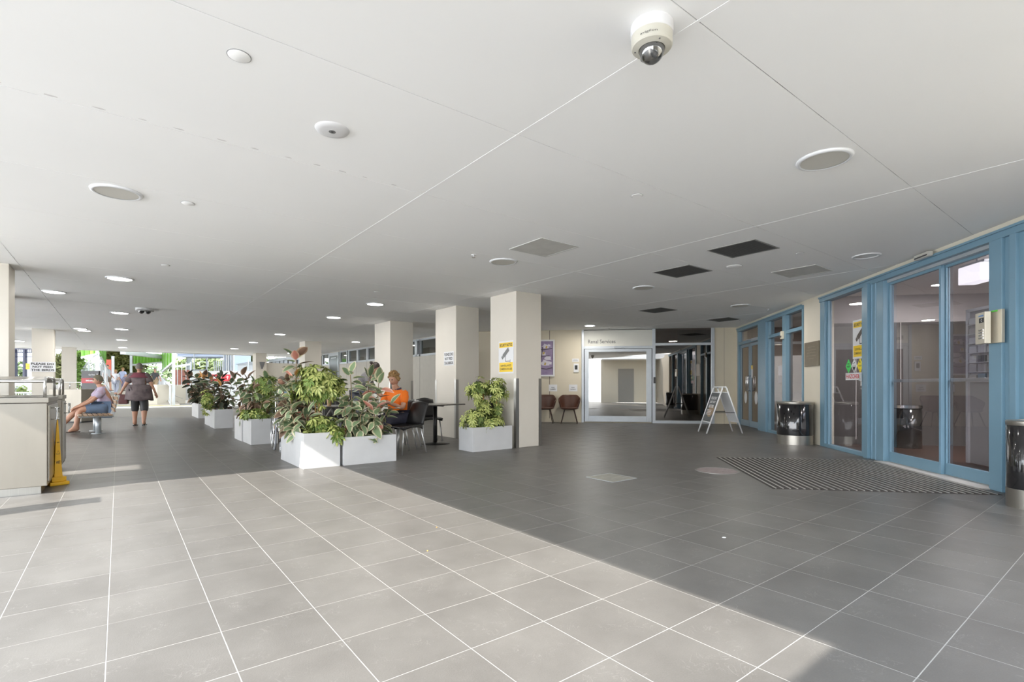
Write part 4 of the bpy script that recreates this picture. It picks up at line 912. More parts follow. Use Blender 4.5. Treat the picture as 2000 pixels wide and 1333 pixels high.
# wheelchair
wu,wv_=PD(572,8.75)
t=thing('wheelchair','wheelchair with large spoked wheels parked behind the sunlit planter','wheelchair',(wu,wv_,0),math.radians(-8))
def wheel(nm,x,r,yc=0):
    k=MB(); M=Matrix.Translation((x,yc,r))@Matrix.Rotation(PI/2,4,'Y')
    wt=bpy.data.objects.new(nm,None); COL.objects.link(wt); wt.parent=t
    pts=[M@Vector((math.cos(2*PI*q/36)*(r-.014),math.sin(2*PI*q/36)*(r-.014),0)) for q in range(36)]
    MB().tube(pts,.014,8,closed=True).build('tyre',mat('tyre_grey',(.30,.31,.33),.6),wt,smooth=True)
    pts=[M@Vector((math.cos(2*PI*q/36)*(r-.035),math.sin(2*PI*q/36)*(r-.035),0)) for q in range(36)]
    MB().tube(pts,.009,6,closed=True).build('rim',CHROME,wt,smooth=True)
    if r>.2:
        pts=[M@Vector((math.cos(2*PI*q/36)*(r-.045),math.sin(2*PI*q/36)*(r-.045),math.copysign(.03,x))) for q in range(36)]
        MB().tube(pts,.008,6,closed=True).build('push_rim',CHROME,wt,smooth=True)
        sp=MB()
        for q in range(24):
            a=2*PI*q/24; a2=a+(.5 if q%2 else -.5); sp.tube([M@Vector((.03*math.cos(a2),.03*math.sin(a2),.02*(1 if q%2 else -1))),M@Vector((math.cos(a)*(r-.04),math.sin(a)*(r-.04),0))],.0016,4)
        sp.build('spokes',CHROME,wt)
        MB().lathe([(0,-.03),(.03,-.03),(.03,.03),(0,.03)],16,M=M,capb=False).build('hub',BLK,wt)
        MB().lathe([(0,-.006),(.024,-.006),(.024,.006),(0,.006)],16,M=M@Matrix.Translation((-.10,-.14,0)),capb=False).build('reflector',mat('reflector_orange',(.8,.25,.02),.3),wt)
    return wt
wheel('large_wheel',-.29,.30); wheel('large_wheel',.29,.30); wheel('castor_wheel',-.23,.09,-.42); wheel('castor_wheel',.23,.09,-.42)
MB().box(-.22,.22,-.25,.20,.47,.50,bev=.01).build('seat',BLK,t); MB().box(-.22,.22,.20,.23,.50,.90,bev=.01).build('backrest',BLK,t)
k=MB()
for sx in (-.25,.25): k.tube([(sx,-.42,.2),(sx,-.40,.48),(sx,.22,.48),(sx,.22,.95),(sx,.34,.97)],.012); k.tube([(sx,.22,.70),(sx,-.15,.70),(sx,-.18,.48)],.012); k.tube([(sx,0,.30),(sx,0,.48)],.012)
k.build('frame_tubes',CHROME,t,smooth=True); MB().box(-.27,-.23,-.15,.12,.70,.73,bev=.008).box(.23,.27,-.15,.12,.70,.73,bev=.008).build('armrest',BLK,t)
# a second walking frame handle seen behind the schefflera
wu,wv_=PD(668,8.15)
t=thing('walking_frame','folded walking frame with grey hand grips behind the low planter','walking aid',(wu,wv_,0),.3)
k=MB()
for sx in (-.2,.2): k.tube([(sx,-.15,0),(sx,-.08,.60),(sx,.0,.72)],.012); k.tube([(sx,.2,0),(sx,.05,.66)],.012)
k.tube([(-.2,-.05,.55),(.2,-.05,.55)],.01); k.build('frame_tubes',DARK,t,smooth=True)
for sx in (-.2,.2): MB().tube([(sx,.0,.72),(sx,.12,.60)],.017).build('hand_grip',mat('grip_grey',(.35,.33,.30),.6),t,smooth=True)

# ------------------------------------------------------------------ stainless kiosks, cone
def kiosk(v0,v1,u1,label,u0=-2.5,rzt=.97):
    t=thing('steel_kiosk',label,'kiosk',(u1,v0,0),0,'stainless waste kiosks'); L_=u0-u1; D=v1-v0
    MB().box(L_,0,0,D,.08,rzt-.055,bev=.006).build('cabinet',STEELW,t); MB().box(L_,-.05,.05,D-.04,0,.08).build('plinth',STEEL,t)
    MB().box(L_,.012,-.012,D+.012,rzt-.05,rzt,bev=.004).build('worktop',STEELW,t)
    MB().box(0,.012,.05,D-.05,.12,rzt-.08,bev=.004).build('door_panel',STEEL,t)
    MB().tube([(.012,.10*D+.1,.86),(.06,.10*D+.1,.86),(.06,.10*D+.1,.74),(.012,.10*D+.1,.74)],.007,closed=False).tube([(.06,.1*D+.1,.86),(.06,.1*D+.28,.86),(.06,.1*D+.28,.74),(.06,.1*D+.1,.74)],.007,closed=True).build('pull_handle',CHROME,t,smooth=True)
    k=MB()
    k.tube([(L_,.04,rzt+.17),(-.02,.04,rzt+.17),(-.02,.04,rzt)],.013)
    zz=rzt+.17
    k.tube([(-.02,.04,rzt),(-.02,.04,zz-.03),(-.02,.07,zz+.02),(-.02,.15,zz+.035),(-.02,D-.15,zz+.035),(-.02,D-.07,zz+.02),(-.02,D-.04,zz-.03),(-.02,D-.04,rzt)],.013)
    k.tube([(L_,D-.04,zz),(-.02,D-.04,zz)],.013)
    k.tube([(-.35,.04,rzt),(-.35,.04,zz)],.0)if False else None
    k.build('guard_rail',CHROME,t,smooth=True)
    MB().grid(lambda a,b:(L_+.3+( -.33-L_)*a,.06+(D-.12)*b,zz-.01+.055*math.sin(PI*b)),10,8).build('curved_hood',STEEL,t,smooth=True,thick=.006)
    return t
kiosk(6.92,7.95,-.57,'stainless steel kiosk with bright flat front cut off by the picture edge')
kiosk(8.55,9.10,-.57,'stainless steel kiosk standing behind the front one, beside the yellow cone')
wu,wv_=PD(128,14.9)
t=thing('steel_counter','grey steel counter block with a thin rail behind the two kiosks','counter',(wu,wv_,0),-TH)
MB().box(-.6,.46,0,.5,.04,.99,bev=.006).build('cabinet',STEELW,t); MB().box(-.58,.44,.03,.48,0,.04).build('plinth',DARK,t); MB().tube([(-.6,.03,1.19),(.44,.03,1.19),(.44,.03,.99)],.011).tube([(.1,.03,1.19),(.1,.03,.99)],.011).build('guard_rail',CHROME,t,smooth=True)
cu,cv=PD(112,5.6)
t=thing('warning_cone','tall yellow wet-floor cone beside the steel kiosk','cone',(cu,cv,0),.35); t.scale=(.52,.52,.75)
MB().box(-.16,.16,-.16,.16,0,.05,bev=.012).build('base_plate',YCONE,t); MB().box(-.12,.12,-.12,.12,.05,.12,bev=.012).lathe([(.095,.12),(.016,.92),(.010,.96),(0,.965)],4,capb=False,M=Matrix.Rotation(PI/4,4,'Z')).build('cone_body',YCONE,t)
l=MB()
for a in range(4):
    M=Matrix.Rotation(a*PI/2,4,'Z')
    l.add([M@Vector((x,-.066-.0+ (z-.12)*.057/.8*-0-.0,z)) for x,z in ()],[])
def conetext(s,z,hh,wd):
    vs,fs=text_mesh(s,width=wd,height=hh,bold=.03)
    for a in range(4):
        M=Matrix.Rotation(a*PI/2,4,'Z'); l.add([M@Vector((p.x,-(.0672-(z+p.y-.12)*.0559/.8+.0025),z+p.y)) for p in vs],fs)
conetext('WET',.33,.045,.075); conetext('CAUTION',.62,.02,.04)
for a in range(4):
    M=Matrix.Rotation(a*PI/2,4,'Z'); yy=lambda z:-(.0672-(z-.12)*.0559/.8+.003)
    for (x0,z0_,x1,z1_) in ((-.03,.45,.03,.45),(-.03,.45,0,.50),(.03,.45,0,.50)):
        l.add([M@Vector((x0,yy(z0_),z0_-.003)),M@Vector((x1,yy(z1_),z1_-.003)),M@Vector((x1,yy(z1_),z1_+.003)),M@Vector((x0,yy(z0_),z0_+.003))],[(0,1,2,3)])
l.build('lettering',SBK,t)
# short post out of frame that throws the bar of shade
t=thing('steel_bollard','low square steel bollard just outside the roof edge','bollard',(-1.62,5.99,0)); MB().box(-.13,.13,-.13,.13,0,.97,bev=.01).build('shaft',STEEL,t); MB().box(-.14,.14,-.14,.14,.97,1.0,bev=.008).build('cap',STEEL,t)

# ------------------------------------------------------------------ wayfinding sign, bench
wu,wv_=PD(159,17.6); t=thing('wayfinding_sign','dark grey wayfinding slab with a red EMERGENCY band','sign',(wu,wv_,0),-TH)
MB().box(0,.60,0,.08,0,1.61,bev=.004).build('slab',mat('sign_charcoal',(.045,.043,.045),.4),t); MB().box(.0,.60,-.006,0,1.18,1.36).build('red_band',mat('band_red',(.42,.012,.02),.4),t)
l=MB(); put_text(l,'Car Park',.36,1.475,width=.22,height=.055,y=-.004); put_text(l,'EMERGENCY',.31,1.27,width=.30,height=.052,y=-.008,bold=.03)
def arrow(mb,cx,cz,s,a,y):
    ca,sa=math.cos(a),math.sin(a); q=lambda x,z:(cx+s*(x*ca-z*sa),y,cz+s*(x*sa+z*ca))
    mb.add([q(-.5,-.07),q(.3,-.07),q(.3,.07),q(-.5,.07)],[(0,1,2,3)]); mb.add([q(.5,0),q(.1,.38),q(.02,.28),q(.3,0)],[(0,1,2,3)]); mb.add([q(.5,0),q(.3,0),q(.02,-.28),q(.1,-.38)],[(0,1,2,3)])
arrow(l,.54,1.475,.08,PI/4,-.004); arrow(l,.53,1.27,.08,0,-.008)
arrow(l,.08,.86,.09,PI,-.004); put_text(l,'H',.08,.72,height=.06,width=.045,y=-.004)
l.build('lettering',SWH,t)
# bench: long axis along +v, seat faces -u
t=thing('slatted_bench','timber slatted bench on a single steel pedestal with a person seated on it','bench',(-.22,14.55,0),math.radians(4))
for k in range(7): MB().box(-.48+k*.088,-.48+k*.088+.070,0,1.7,.415,.445,bev=.005).build('seat_slat',TIMB,t)
for k in range(4):
    M=Matrix.Translation((.14+.018*k,0,.50+k*.088))@Matrix.Rotation(math.radians(-12),4,'Y'); MB().box(0,.028,0,1.7,0,.074,M=M,bev=.005).build('back_slat',TIMB,t)
GST=mat('galvanised_steel',(.50,.53,.55),.4,.5,var=.1)
MB().tube([(-.12,.42,0),(-.12,.42,.38)],.055,16).build('pedestal',GST,t,smooth=True); MB().tube([(-.12,1.35,0),(-.12,1.35,.38)],.055,16).build('pedestal',GST,t,smooth=True)
for y in (.38,1.31): MB().box(-.46,.16,y,y+.07,.37,.414,bev=.006).add([(.10,y,.37),(.16,y,.40),(.27,y,.86),(.24,y,.88),(.10,y,.45)]+[(.10,y+.07,.37),(.16,y+.07,.40),(.27,y+.07,.86),(.24,y+.07,.88),(.10,y+.07,.45)],[(0,1,2,3,4),(9,8,7,6,5),(0,5,6,1),(1,6,7,2),(2,7,8,3),(3,8,9,4),(4,9,5,0)]).build('support_bracket',GST,t)
[MB().lathe([(0,.012),(.13,.010),(.13,0)],20,capb=False,M=Matrix.Translation((-.12,yy_,0))).build('foot_plate',GST,t) for yy_ in (.42,1.35)]

# ------------------------------------------------------------------ people
def skinned(name,J,E,mats,parent,root,sub=1,zone=None):
    names=list(J); me=bpy.data.meshes.new(name); me.from_pydata([J[n][0] for n in names],[],[(names.index(a),names.index(b)) for a,b in E])
    ob=bpy.data.objects.new(name,me); COL.objects.link(ob); md=ob.modifiers.new('skin','SKIN'); md.use_smooth_shade=True
    for i,n in enumerate(names):
        r=J[n][1]; sv_=me.skin_vertices[0].data[i]; sv_.radius=(r,r) if not isinstance(r,tuple) else r; sv_.use_root=(n==root)
    s=ob.modifiers.new('sub','SUBSURF'); s.levels=sub; s.render_levels=sub
    dg=bpy.context.evaluated_depsgraph_get(); nm=bpy.data.meshes.new_from_object(ob.evaluated_get(dg)); bpy.data.objects.remove(ob)
    nm.name=name
    nm.materials.clear()
    for m in (mats if isinstance(mats,(list,tuple)) else [mats]): nm.materials.append(m)
    for p in nm.polygons: p.use_smooth=True
    o=bpy.data.objects.new(name,nm); COL.objects.link(o); o.parent=parent; return o
def V3(*a): return Vector(a)
def head_mesh(mb,c,fw,s=1.0,mi=0):
    """head with brow, nose, chin and ears; c centre, fw facing direction (unit)"""
    fw=Vector(fw).normalized(); up=Vector((0,0,1)); rt=fw.cross(up).normalized(); up=rt.cross(fw)
    M=Matrix((rt,fw,up)).transposed().to_4x4(); M.translation=c
    nu,nv=20,14
    def f(a,b):
        th=2*PI*a; ph=PI*b; x=.074*math.sin(ph)*math.cos(th); y=.095*math.sin(ph)*math.sin(th); z=.118*math.cos(ph)
        if z<-.03: x*=1-.35*min(1,(-z-.03)/.09); y*=1-.12*min(1,(-z-.03)/.09)
        if y>.05 and abs(x)<.02 and -.045<z<.015: y+=.022*(1-abs(x)/.02)*(1-abs(z+.02)/.035 if abs(z+.02)<.035 else 0)
        if y>.04 and abs(abs(x)-.03)<.014 and 0<z<.03: y-=.008
        return (x*s,y*s,z*s)
    mb.grid(f,nu,nv,mi,M)
    for sx in (-1,1): mb.lathe([(.004,-.03),(.014,-.024),(.017,0),(.012,.024),(.003,.032)],8,M=M@Matrix.Translation((sx*.075*s,-.004,-.005))@Matrix.Scale(.5,4,(1,0,0)),mi=mi)
    return M
def person(label,loc,rz,J,cloth,hair,shirt,short_sleeve=True,legs='shorts',shoes=BLK,lower=DARK,width=1.0,skin=SKIN,hair_style='short',face=None,hs=1.0,group=None,collar=None):
    """J: joint positions in local space; faces -y"""
    t=thing('person',label,'person',loc,rz,group)
    w_=width
    R={'pelvis':.125*w_,'spine':.12*w_,'chest':.125*w_,'neckb':.075,'neck':.052,'headb':.055,'shl':.062*w_,'shr':.062*w_,'ell':.042,'elr':.042,'wrl':.028,'wrr':.028,'pal':.036,'par':.036,'hil':.09*w_,'hir':.09*w_,'knl':.062*w_,'knr':.062*w_,'anl':.042,'anr':.042,'tol':.034,'tor':.034,'hel':.036,'her':.036}
    E=[('pelvis','spine'),('spine','chest'),('chest','neckb'),('neckb','neck'),('neck','headb'),('chest','shl'),('chest','shr'),('shl','ell'),('shr','elr'),('ell','wrl'),('elr','wrr'),('wrl','pal'),('wrr','par'),('pelvis','hil'),('pelvis','hir'),('hil','knl'),('hir','knr'),('knl','anl'),('knr','anr'),('anl','tol'),('anr','tor'),('anl','hel'),('anr','her')]
    J=dict(J)
    for s in ('l','r'):
        wrist=Vector(J['wr'+s]); elb=Vector(J['el'+s]); d=(wrist-elb).normalized()
        J['pa'+s]=tuple(wrist+d*.07)
        an=Vector(J['an'+s]); td=Vector(J.get('toe'+s,(0,-1,0))).normalized()
        J['to'+s]=tuple(Vector((an.x,an.y,an.z-.055))+td*.14); J['he'+s]=tuple(Vector((an.x,an.y,an.z-.05))-td*.05)
    J={k:v for k,v in J.items() if not k.startswith('toe')}
    JJ={k:(v,R[k]) for k,v in J.items()}
    # five fingers on each hand
    for s in ('l','r'):
        pa=Vector(J['pa'+s]); wr=Vector(J['wr'+s]); d=(pa-wr).normalized(); side=d.cross(Vector((0,0,1)))
        side=side.normalized() if side.length>.1 else Vector((0,1,0)); dn=d.cross(side)
        for k,(o_,ln) in enumerate(((-.030,.055),(-.010,.070),(.011,.066),(.031,.052))):
            a=pa+d*.025+side*o_; b=a+d*ln*.6+dn*.012; c=b+d*ln*.3+dn*.025
            for q,(nm,p,r) in enumerate((('fa',a,.010),('fb',b,.0085),('fc',c,.007))): JJ[f'{nm}{s}{k}']=(tuple(p),r)
            E+= [('pa'+s,f'fa{s}{k}'),(f'fa{s}{k}',f'fb{s}{k}'),(f'fb{s}{k}',f'fc{s}{k}')]
        a=pa-d*.02-side*.035; b=a+d*.03-side*.018; c=b+d*.025-side*.002
        for nm,p,r in (('ta',a,.012),('tb',b,.010),('tc',c,.008)): JJ[nm+s]=(tuple(p),r)
        E+=[('pa'+s,'ta'+s),('ta'+s,'tb'+s),('tb'+s,'tc'+s)]
    body=skinned('body',JJ,E,skin,t,'pelvis',1)
    hb=Vector(J['headb']); hc=hb+Vector((0,0,.075)); fw=Vector(face) if face else Vector((0,-1,0))
    hm=MB(); M=head_mesh(hm,hc,fw,hs); hd=hm.mesh('head_tmp',skin,True)
    bm=bmesh.new(); bm.from_mesh(body.data); bm.from_mesh(hd); bm.to_mesh(body.data); bm.free(); bpy.data.meshes.remove(hd)
    for p in body.data.polygons: p.use_smooth=True
    f=MB()
    for sx in (-1,1): f.lathe([(0,-.006),(.010,-.004),(.012,0),(.010,.004),(0,.006)],8,M=M@Matrix.Translation((sx*.028*hs,.083*hs,.012*hs)),capb=False)
    f.build('eyes',SBK,t,smooth=True); MB().box(-.022*hs,.022*hs,.078*hs,.089*hs,-.056*hs,-.050*hs,M=M).build('mouth',mat('lip',(.35,.12,.10),.5),t)
    # hair cap
    def hf(a,b):
        th_=2*PI*a; ph=PI*.60*b; 
        fr=math.sin(th_); phl=ph*(1 if fr<0.15 else (1-.42*min(1,(fr-.15)/.5)))
        x=.083*math.sin(phl)*math.cos(th_); y=.103*math.sin(phl)*fr-.006; z=.128*math.cos(phl)+.002
        return (x*hs,y*hs,z*hs)
    if hair is not None:
        hr=MB().grid(hf,24,8,0,M)
        if hair_style=='bun': hr.lathe([(0,-.035),(.03,-.02),(.038,0),(.03,.02),(0,.035)],12,M=M@Matrix.Translation((0,-.12*hs,.05*hs)),capb=False)
        if hair_style=='curly':
            random.seed(2)
            for k in range(60):
                a=random.uniform(0,2*PI); bb=random.uniform(.1,1); p=hf(a/(2*PI),bb*.95); hr.lathe([(0,-.02),(.016,-.012),(.02,0),(.016,.012),(0,.02)],6,M=M@Matrix.Translation(Vector(p)*1.02),capb=False)
        if hair_style=='cap':
            hr.box(-.05,.05,.07,.16,.035,.045,M=M,bev=.003)
        hr.build('cap' if hair_style=='cap' else 'hair',hair,t,smooth=True)
    # shirt
    g=lambda k,f=1.0:(J[k],(R[k]*f) )
    SJ={k:g(k,1.24) for k in ('pelvis','spine','chest')}; SJ['neckb']=(J['neckb'],.088); SJ['shl']=g('shl',1.3); SJ['shr']=g('shr',1.3)
    for s in ('l','r'):
        sh=Vector(J['sh'+s]); el=Vector(J['el'+s]); 
        if short_sleeve: SJ['sl'+s]=(tuple(sh.lerp(el,.75)),.066*w_)
        else: SJ['el'+s]=(J['el'+s],.054); SJ['sl'+s]=(tuple(Vector(J['el'+s]).lerp(Vector(J['wr'+s]),.92)),.040)
    SJ['hem']=(tuple(Vector(J['pelvis'])+cloth.get('hem',Vector((0,0,-.07)))),R['pelvis']*cloth.get('hemr',1.22))
    for s in ('l','r'): SJ['hx'+s]=(tuple(Vector(J['pelvis']).lerp(Vector(J['hi'+s]),.6)),R['hil']*1.3)
    SE=[('pelvis','hxl'),('pelvis','hxr'),('hem','pelvis'),('pelvis','spine'),('spine','chest'),('chest','neckb'),('chest','shl'),('chest','shr')]
    for s in ('l','r'): SE+= [('sh'+s,'sl'+s)] if short_sleeve else [('sh'+s,'el'+s),('el'+s,'sl'+s)]
    skinned('shirt',SJ,SE,shirt,t,'chest',1)
    if collar:
        n_=Vector(J['neckb'])+Vector((0,0,.02)); MB().tube([n_+Vector((.072*math.cos(a),.062*math.sin(a),.012*math.sin(a))) for a in [2*PI*k/16 for k in range(16)]],.013,6,closed=True).build('collar',collar,t,smooth=True)
    # lower clothing
    LJ={'pelvis':g('pelvis',1.22 if width<1.4 else .9),'hil':g('hil',1.2 if width<1.4 else 1.0),'hir':g('hir',1.2 if width<1.4 else 1.0)}; LE=[('pelvis','hil'),('pelvis','hir')]
    for s in ('l','r'):
        hi,kn,an=(Vector(J[k+s]) for k in ('hi','kn','an'))
        if legs=='shorts': LJ['c'+s]=(tuple(hi.lerp(kn,.86)),.088*w_); LE.append(('hi'+s,'c'+s))
        else:
            LJ['kn'+s]=(J['kn'+s],.075*w_); LJ['c'+s]=(tuple(kn.lerp(an,.35 if legs=='capri' else .95)),.062*w_); LE+=[('hi'+s,'kn'+s),('kn'+s,'c'+s)]
    skinned('trousers' if legs!='shorts' else 'shorts',LJ,LE,lower,t,'pelvis',1)
    for s in ('l','r'):
        an=Vector(J['an'+s]); to=Vector(J['to'+s]); he=Vector(J['he'+s]); d=(to-he).normalized(); sd_=d.cross(Vector((0,0,1))).normalized(); z=an.z-.085
        pts=[]
        for f_,wd in ((-.03,.025),(0.0,.036),(.1,.038),(.18,.046),(.245,.04),(.27,.018)): pts.append((f_,wd))
        poly=[he+d*f_+sd_*wd for f_,wd in pts]+[he+d*f_-sd_*wd for f_,wd in reversed(pts)]
        MB().prism([(p.x,p.y) for p in poly],z,z+.022).build('sandal',shoes,t)
    return t
STAND={'pelvis':(0,0,.92),'spine':(0,0,1.08),'chest':(0,.01,1.28),'neckb':(0,.015,1.40),'neck':(0,0,1.46),'headb':(0,-.01,1.51),'shl':(.17,.01,1.35),'shr':(-.17,.01,1.35),'ell':(.22,.03,1.08),'elr':(-.22,.03,1.08),'wrl':(.22,-.06,.86),'wrr':(-.22,-.06,.86),'hil':(.09,0,.88),'hir':(-.09,0,.88),'knl':(.10,-.01,.48),'knr':(-.10,-.01,.48),'anl':(.10,.02,.09),'anr':(-.10,.02,.09)}
WALK=dict(STAND); WALK.update({'knl':(.11,-.10,.49),'anl':(.12,-.10,.09),'knr':(-.11,-.03,.48),'anr':(-.13,.18,.11),'ell':(.30,.06,1.10),'elr':(-.30,.08,1.10),'wrl':(.40,-.04,.92),'wrr':(-.36,.0,.90)})
SIT={'pelvis':(0,.02,.56),'spine':(0,.04,.70),'chest':(0,.03,.90),'neckb':(0,.0,1.02),'neck':(0,-.03,1.07),'headb':(0,-.05,1.12),'shl':(.18,.0,.96),'shr':(-.18,.0,.96),'ell':(.23,-.12,.76),'elr':(-.23,-.12,.76),'wrl':(.16,-.34,.66),'wrr':(-.16,-.34,.66),'hil':(.10,.0,.54),'hir':(-.10,.0,.54),'knl':(.13,-.42,.52),'knr':(-.13,-.42,.52),'anl':(.12,-.46,.10),'anr':(-.12,-.50,.10)}
# bench sitter: faces -u (local -y -> -x world): rz=-90deg
BS=dict(SIT); BS.update({'pelvis':(0,.06,.56),'spine':(0,.08,.72),'chest':(0,.02,.93),'neckb':(0,-.03,1.05),'neck':(0,-.07,1.10),'headb':(0,-.09,1.15),'shl':(.19,-.01,.99),'shr':(-.19,-.01,.99),'wrl':(.12,-.46,.60),'wrr':(-.12,-.46,.60),'ell':(.22,-.22,.74),'elr':(-.22,-.22,.74),'knl':(.12,-.44,.55),'knr':(-.12,-.44,.55),'anl':(.10,-.50,.10),'anr':(-.16,-.78,.10)})
person('seated person in pale mauve striped shirt, denim shorts and sandals on the bench',(-.30,15.55,0),math.radians(-82),BS,{},mat('olive_cap',(.13,.12,.08),.7),mat('mauve_shirt',(.42,.30,.38),.8,col2=(.50,.47,.62),vscale=12),legs='shorts',lower=mat('denim',(.13,.19,.29),.85,var=.15),shoes=BRNM,hair_style='cap',width=1.3,face=(0,-1,-.15))
# walker seen from behind: faces +v
wu,wv_=PD(272,13.75)
person('walking person seen from behind in loose grey top with maroon shoulders and black cropped trousers',(wu,wv_,0),math.radians(180)-.2,WALK,{},HAIRG,mat('grey_maroon_top',(.10,.078,.082),.85,col2=(.19,.15,.15),vscale=8),legs='capri',lower=DARK,shoes=BLK,width=1.42)
yk=MB(); yk.grid(lambda a,b:(.285*math.cos(PI*2*a),.155*math.sin(PI*2*a)*1.0,1.33+.10*(1-b)) if False else ((.27-.13*(1-b)**.8)*math.cos(2*PI*a),(.17-.05*(1-b))*math.sin(2*PI*a)+.01,1.31+.13*(1-b)),24,4)
pp_=[o for o in bpy.data.objects if o.name.startswith('person')][-1]; yk.build('shoulder_yoke',mat('maroon_cloth',(.20,.055,.075),.85),pp_,smooth=True,thick=.01)
MB().grid(lambda a,b:((.265+.045*b+.012*math.sin(8*PI*2*a)*b)*math.cos(2*PI*a),(.165+.05*b)*math.sin(2*PI*a)+.01,1.12-.42*b+.02*math.sin(6*PI*a)*b),48,8).build('loose_hem',MATS['grey_maroon_top'],pp_,smooth=True,thick=.01)
MB().box(-.02,.20,-.1,.1,.62,.88,bev=.03,M=Matrix.Translation((.26,-.04,-.02))).build('hand_bag',mat('bag_dark_red',(.12,.04,.04),.5),pp_)
# orange shirt
wu,wv_=PD(775,8.55); OR=dict(SIT); OR.update({'wrl':(.18,-.40,.82),'wrr':(-.15,-.38,.80),'ell':(.24,-.14,.72),'elr':(-.24,-.14,.72),'neck':(0,-.05,1.08),'headb':(0,-.07,1.13)})
ZS=1.0
person('seated person in bright orange polo shirt with sandy hair behind the rubber plant',(wu,wv_,0),math.radians(-65),OR,{},HAIRBL,mat('orange_polo',(.95,.20,.012),.75),legs='full',lower=mat('navy_trousers',(.03,.03,.05),.8),hair_style='curly',collar=mat('navy_collar',(.04,.03,.08),.7),face=(0,-1,-.35),width=1.05)
cafe_chair(wu+.02,wv_+.05,math.radians(-65),'black cafe chair under the person in the orange shirt')
# ghosted standing woman behind tables
wu,wv_=PD(700,10.6); LN=dict(STAND); LN.update({'spine':(0,-.05,1.08),'chest':(0,-.14,1.24),'neckb':(0,-.22,1.33),'neck':(0,-.28,1.36),'headb':(0,-.33,1.39),'shl':(.17,-.17,1.30),'shr':(-.17,-.17,1.30),'ell':(.22,-.26,1.06),'elr':(-.22,-.26,1.06),'wrl':(.15,-.42,.92),'wrr':(-.15,-.42,.92)})
person('standing person with dark bun in grey clothes bending over a cafe table',(wu,wv_,0),math.radians(60),LN,{},HAIRB,mat('grey_shirt',(.20,.19,.19),.85),short_sleeve=False,legs='full',lower=mat('blue_grey_trousers',(.12,.13,.16),.85),hair_style='bun',face=(0,-1,-.7))
wu,wv_=PD(530,12.9); person('seated older person with bald head in dark blue behind the planters',(wu,wv_,0),math.radians(30),SIT,{},mat('brown_beret',(.16,.10,.06),.8),mat('dark_blue_shirt',(.03,.04,.11),.8),legs='full',hair_style='cap')
wu,wv_=PD(553,12.4); person('seated older person with grey hair in light blue patterned shirt',(wu,wv_,0),math.radians(-60),SIT,{},HAIRG,mat('light_blue_shirt',(.22,.33,.45),.8,var=.3,vscale=30),legs='full')
for px,d_,a,lb in ((530,12.9,30,'black cafe chair under the seated person in dark blue'),(553,12.4,-60,'black cafe chair under the seated person in light blue')):
    wu,wv_=PD(px,d_); cafe_chair(wu,wv_+.04,math.radians(a),lb)
# people on the sunny ramp
def rampz(D): return max(0,(D-28)*.08)
for px,D,lb,sh_,hr_,lg,lw,rz_ in ((303,35.5,'person in dark grey tee and tan shorts walking on the sunny ramp',mat('dark_tee',(.06,.06,.065),.85),SKIN,'shorts',mat('tan_shorts',(.35,.26,.16),.85),0),
    (226,34,'person in white top and pale trousers amid the group on the ramp',mat('white_top',(.62,.62,.66),.85),HAIRBL,'full',mat('pale_trousers',(.35,.37,.45),.85),PI),
    (240,37,'person in pale blue shirt at the head of the ramp',mat('pale_blue_top',(.42,.48,.66),.85),HAIRBL,'full',mat('lilac_trousers',(.28,.27,.38),.85),PI),
    (210,33,'person with dark hair leaning by the red panel',mat('grey_white_top',(.45,.47,.50),.85),HAIRB,'shorts',mat('brown_shorts',(.22,.16,.12),.85),PI/2)):
    wu,wv_=PD(px,D); person(lb,(wu,wv_,rampz(D)+(.35 if px==210 else 0)),rz_-TH,WALK,{},hr_ if hr_ is not SKIN else HAIRG,sh_,legs=lg,lower=lw,width=1.05)

# ------------------------------------------------------------------ far building wall on the planter side
UW=8.32
wl=struct('wall_far_right',(UW,0,0))
WC=mat('cream_panel_wall',(.52,.49,.43),.6,var=.03)
MB().box(0,.2,12.9,30.3,0,2.12).box(0,.2,12.9,30.3,H-.04,H).build('wall_face',WC,wl)
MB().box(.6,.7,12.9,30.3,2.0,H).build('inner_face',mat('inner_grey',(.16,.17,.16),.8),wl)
jn=MB()
for k in range(14): jn.box(-.003,0,13.6+k*1.2-.008,13.6+k*1.2+.008,0,2.12)
jn.build('panel_joint',mat('joint_shade',(.25,.23,.19),.8),wl)
def wv_at(x): return onu_v(x,UW)[0]
segs=[(631,643),(665,678),(682,698),(700,717),(719,734),(740,770),(775,812),(815,820.5),(821.5,857)]
for k,(a,b_) in enumerate(segs):
    v1,v0_=wv_at(a),wv_at(b_)
    ww=struct(f'window_{5+k}',(UW,0,0)); fr=MB()
    fr.box(-.03,.08,v0_-.05,v0_+.03,2.12,H-.03).box(-.03,.08,v1-.03,v1+.05,2.12,H-.03).box(-.03,.08,v0_,v1,2.12,2.19).box(-.03,.08,v0_,v1,H-.09,H-.03); fr.build('frame',ALU,ww)
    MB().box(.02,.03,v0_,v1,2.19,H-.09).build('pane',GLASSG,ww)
dv1,dv0=wv_at(645),wv_at(661)
dd=struct('door_4',(UW,0,0)); MB().box(-.04,.03,dv0-.12,dv0,0,H-.05).box(-.04,.03,dv1,dv1+.12,0,H-.05).box(-.04,.03,dv0,dv1,2.55,H-.05).build('frame',ALU,dd)
MB().box(-.03,.02,dv0,dv1,.02,2.55).build('door_leaf',mat('dark_door_grey',(.07,.085,.09),.3),dd); MB().box(-.06,-.03,dv0+.1,dv0+.9,2.42,2.47).build('door_closer',ALU,dd); MB().box(-.034,-.03,dv0+.9,dv0+1.2,1.62,1.76).build('door_sign',mat('sign_orange',(.75,.22,.08),.5),dd)
# end screen wall
ew=struct('wall_end',(0,0,0)); MB().box(5.95,UW,28.6,28.8,0,2.28).build('wall_face',WC,ew)
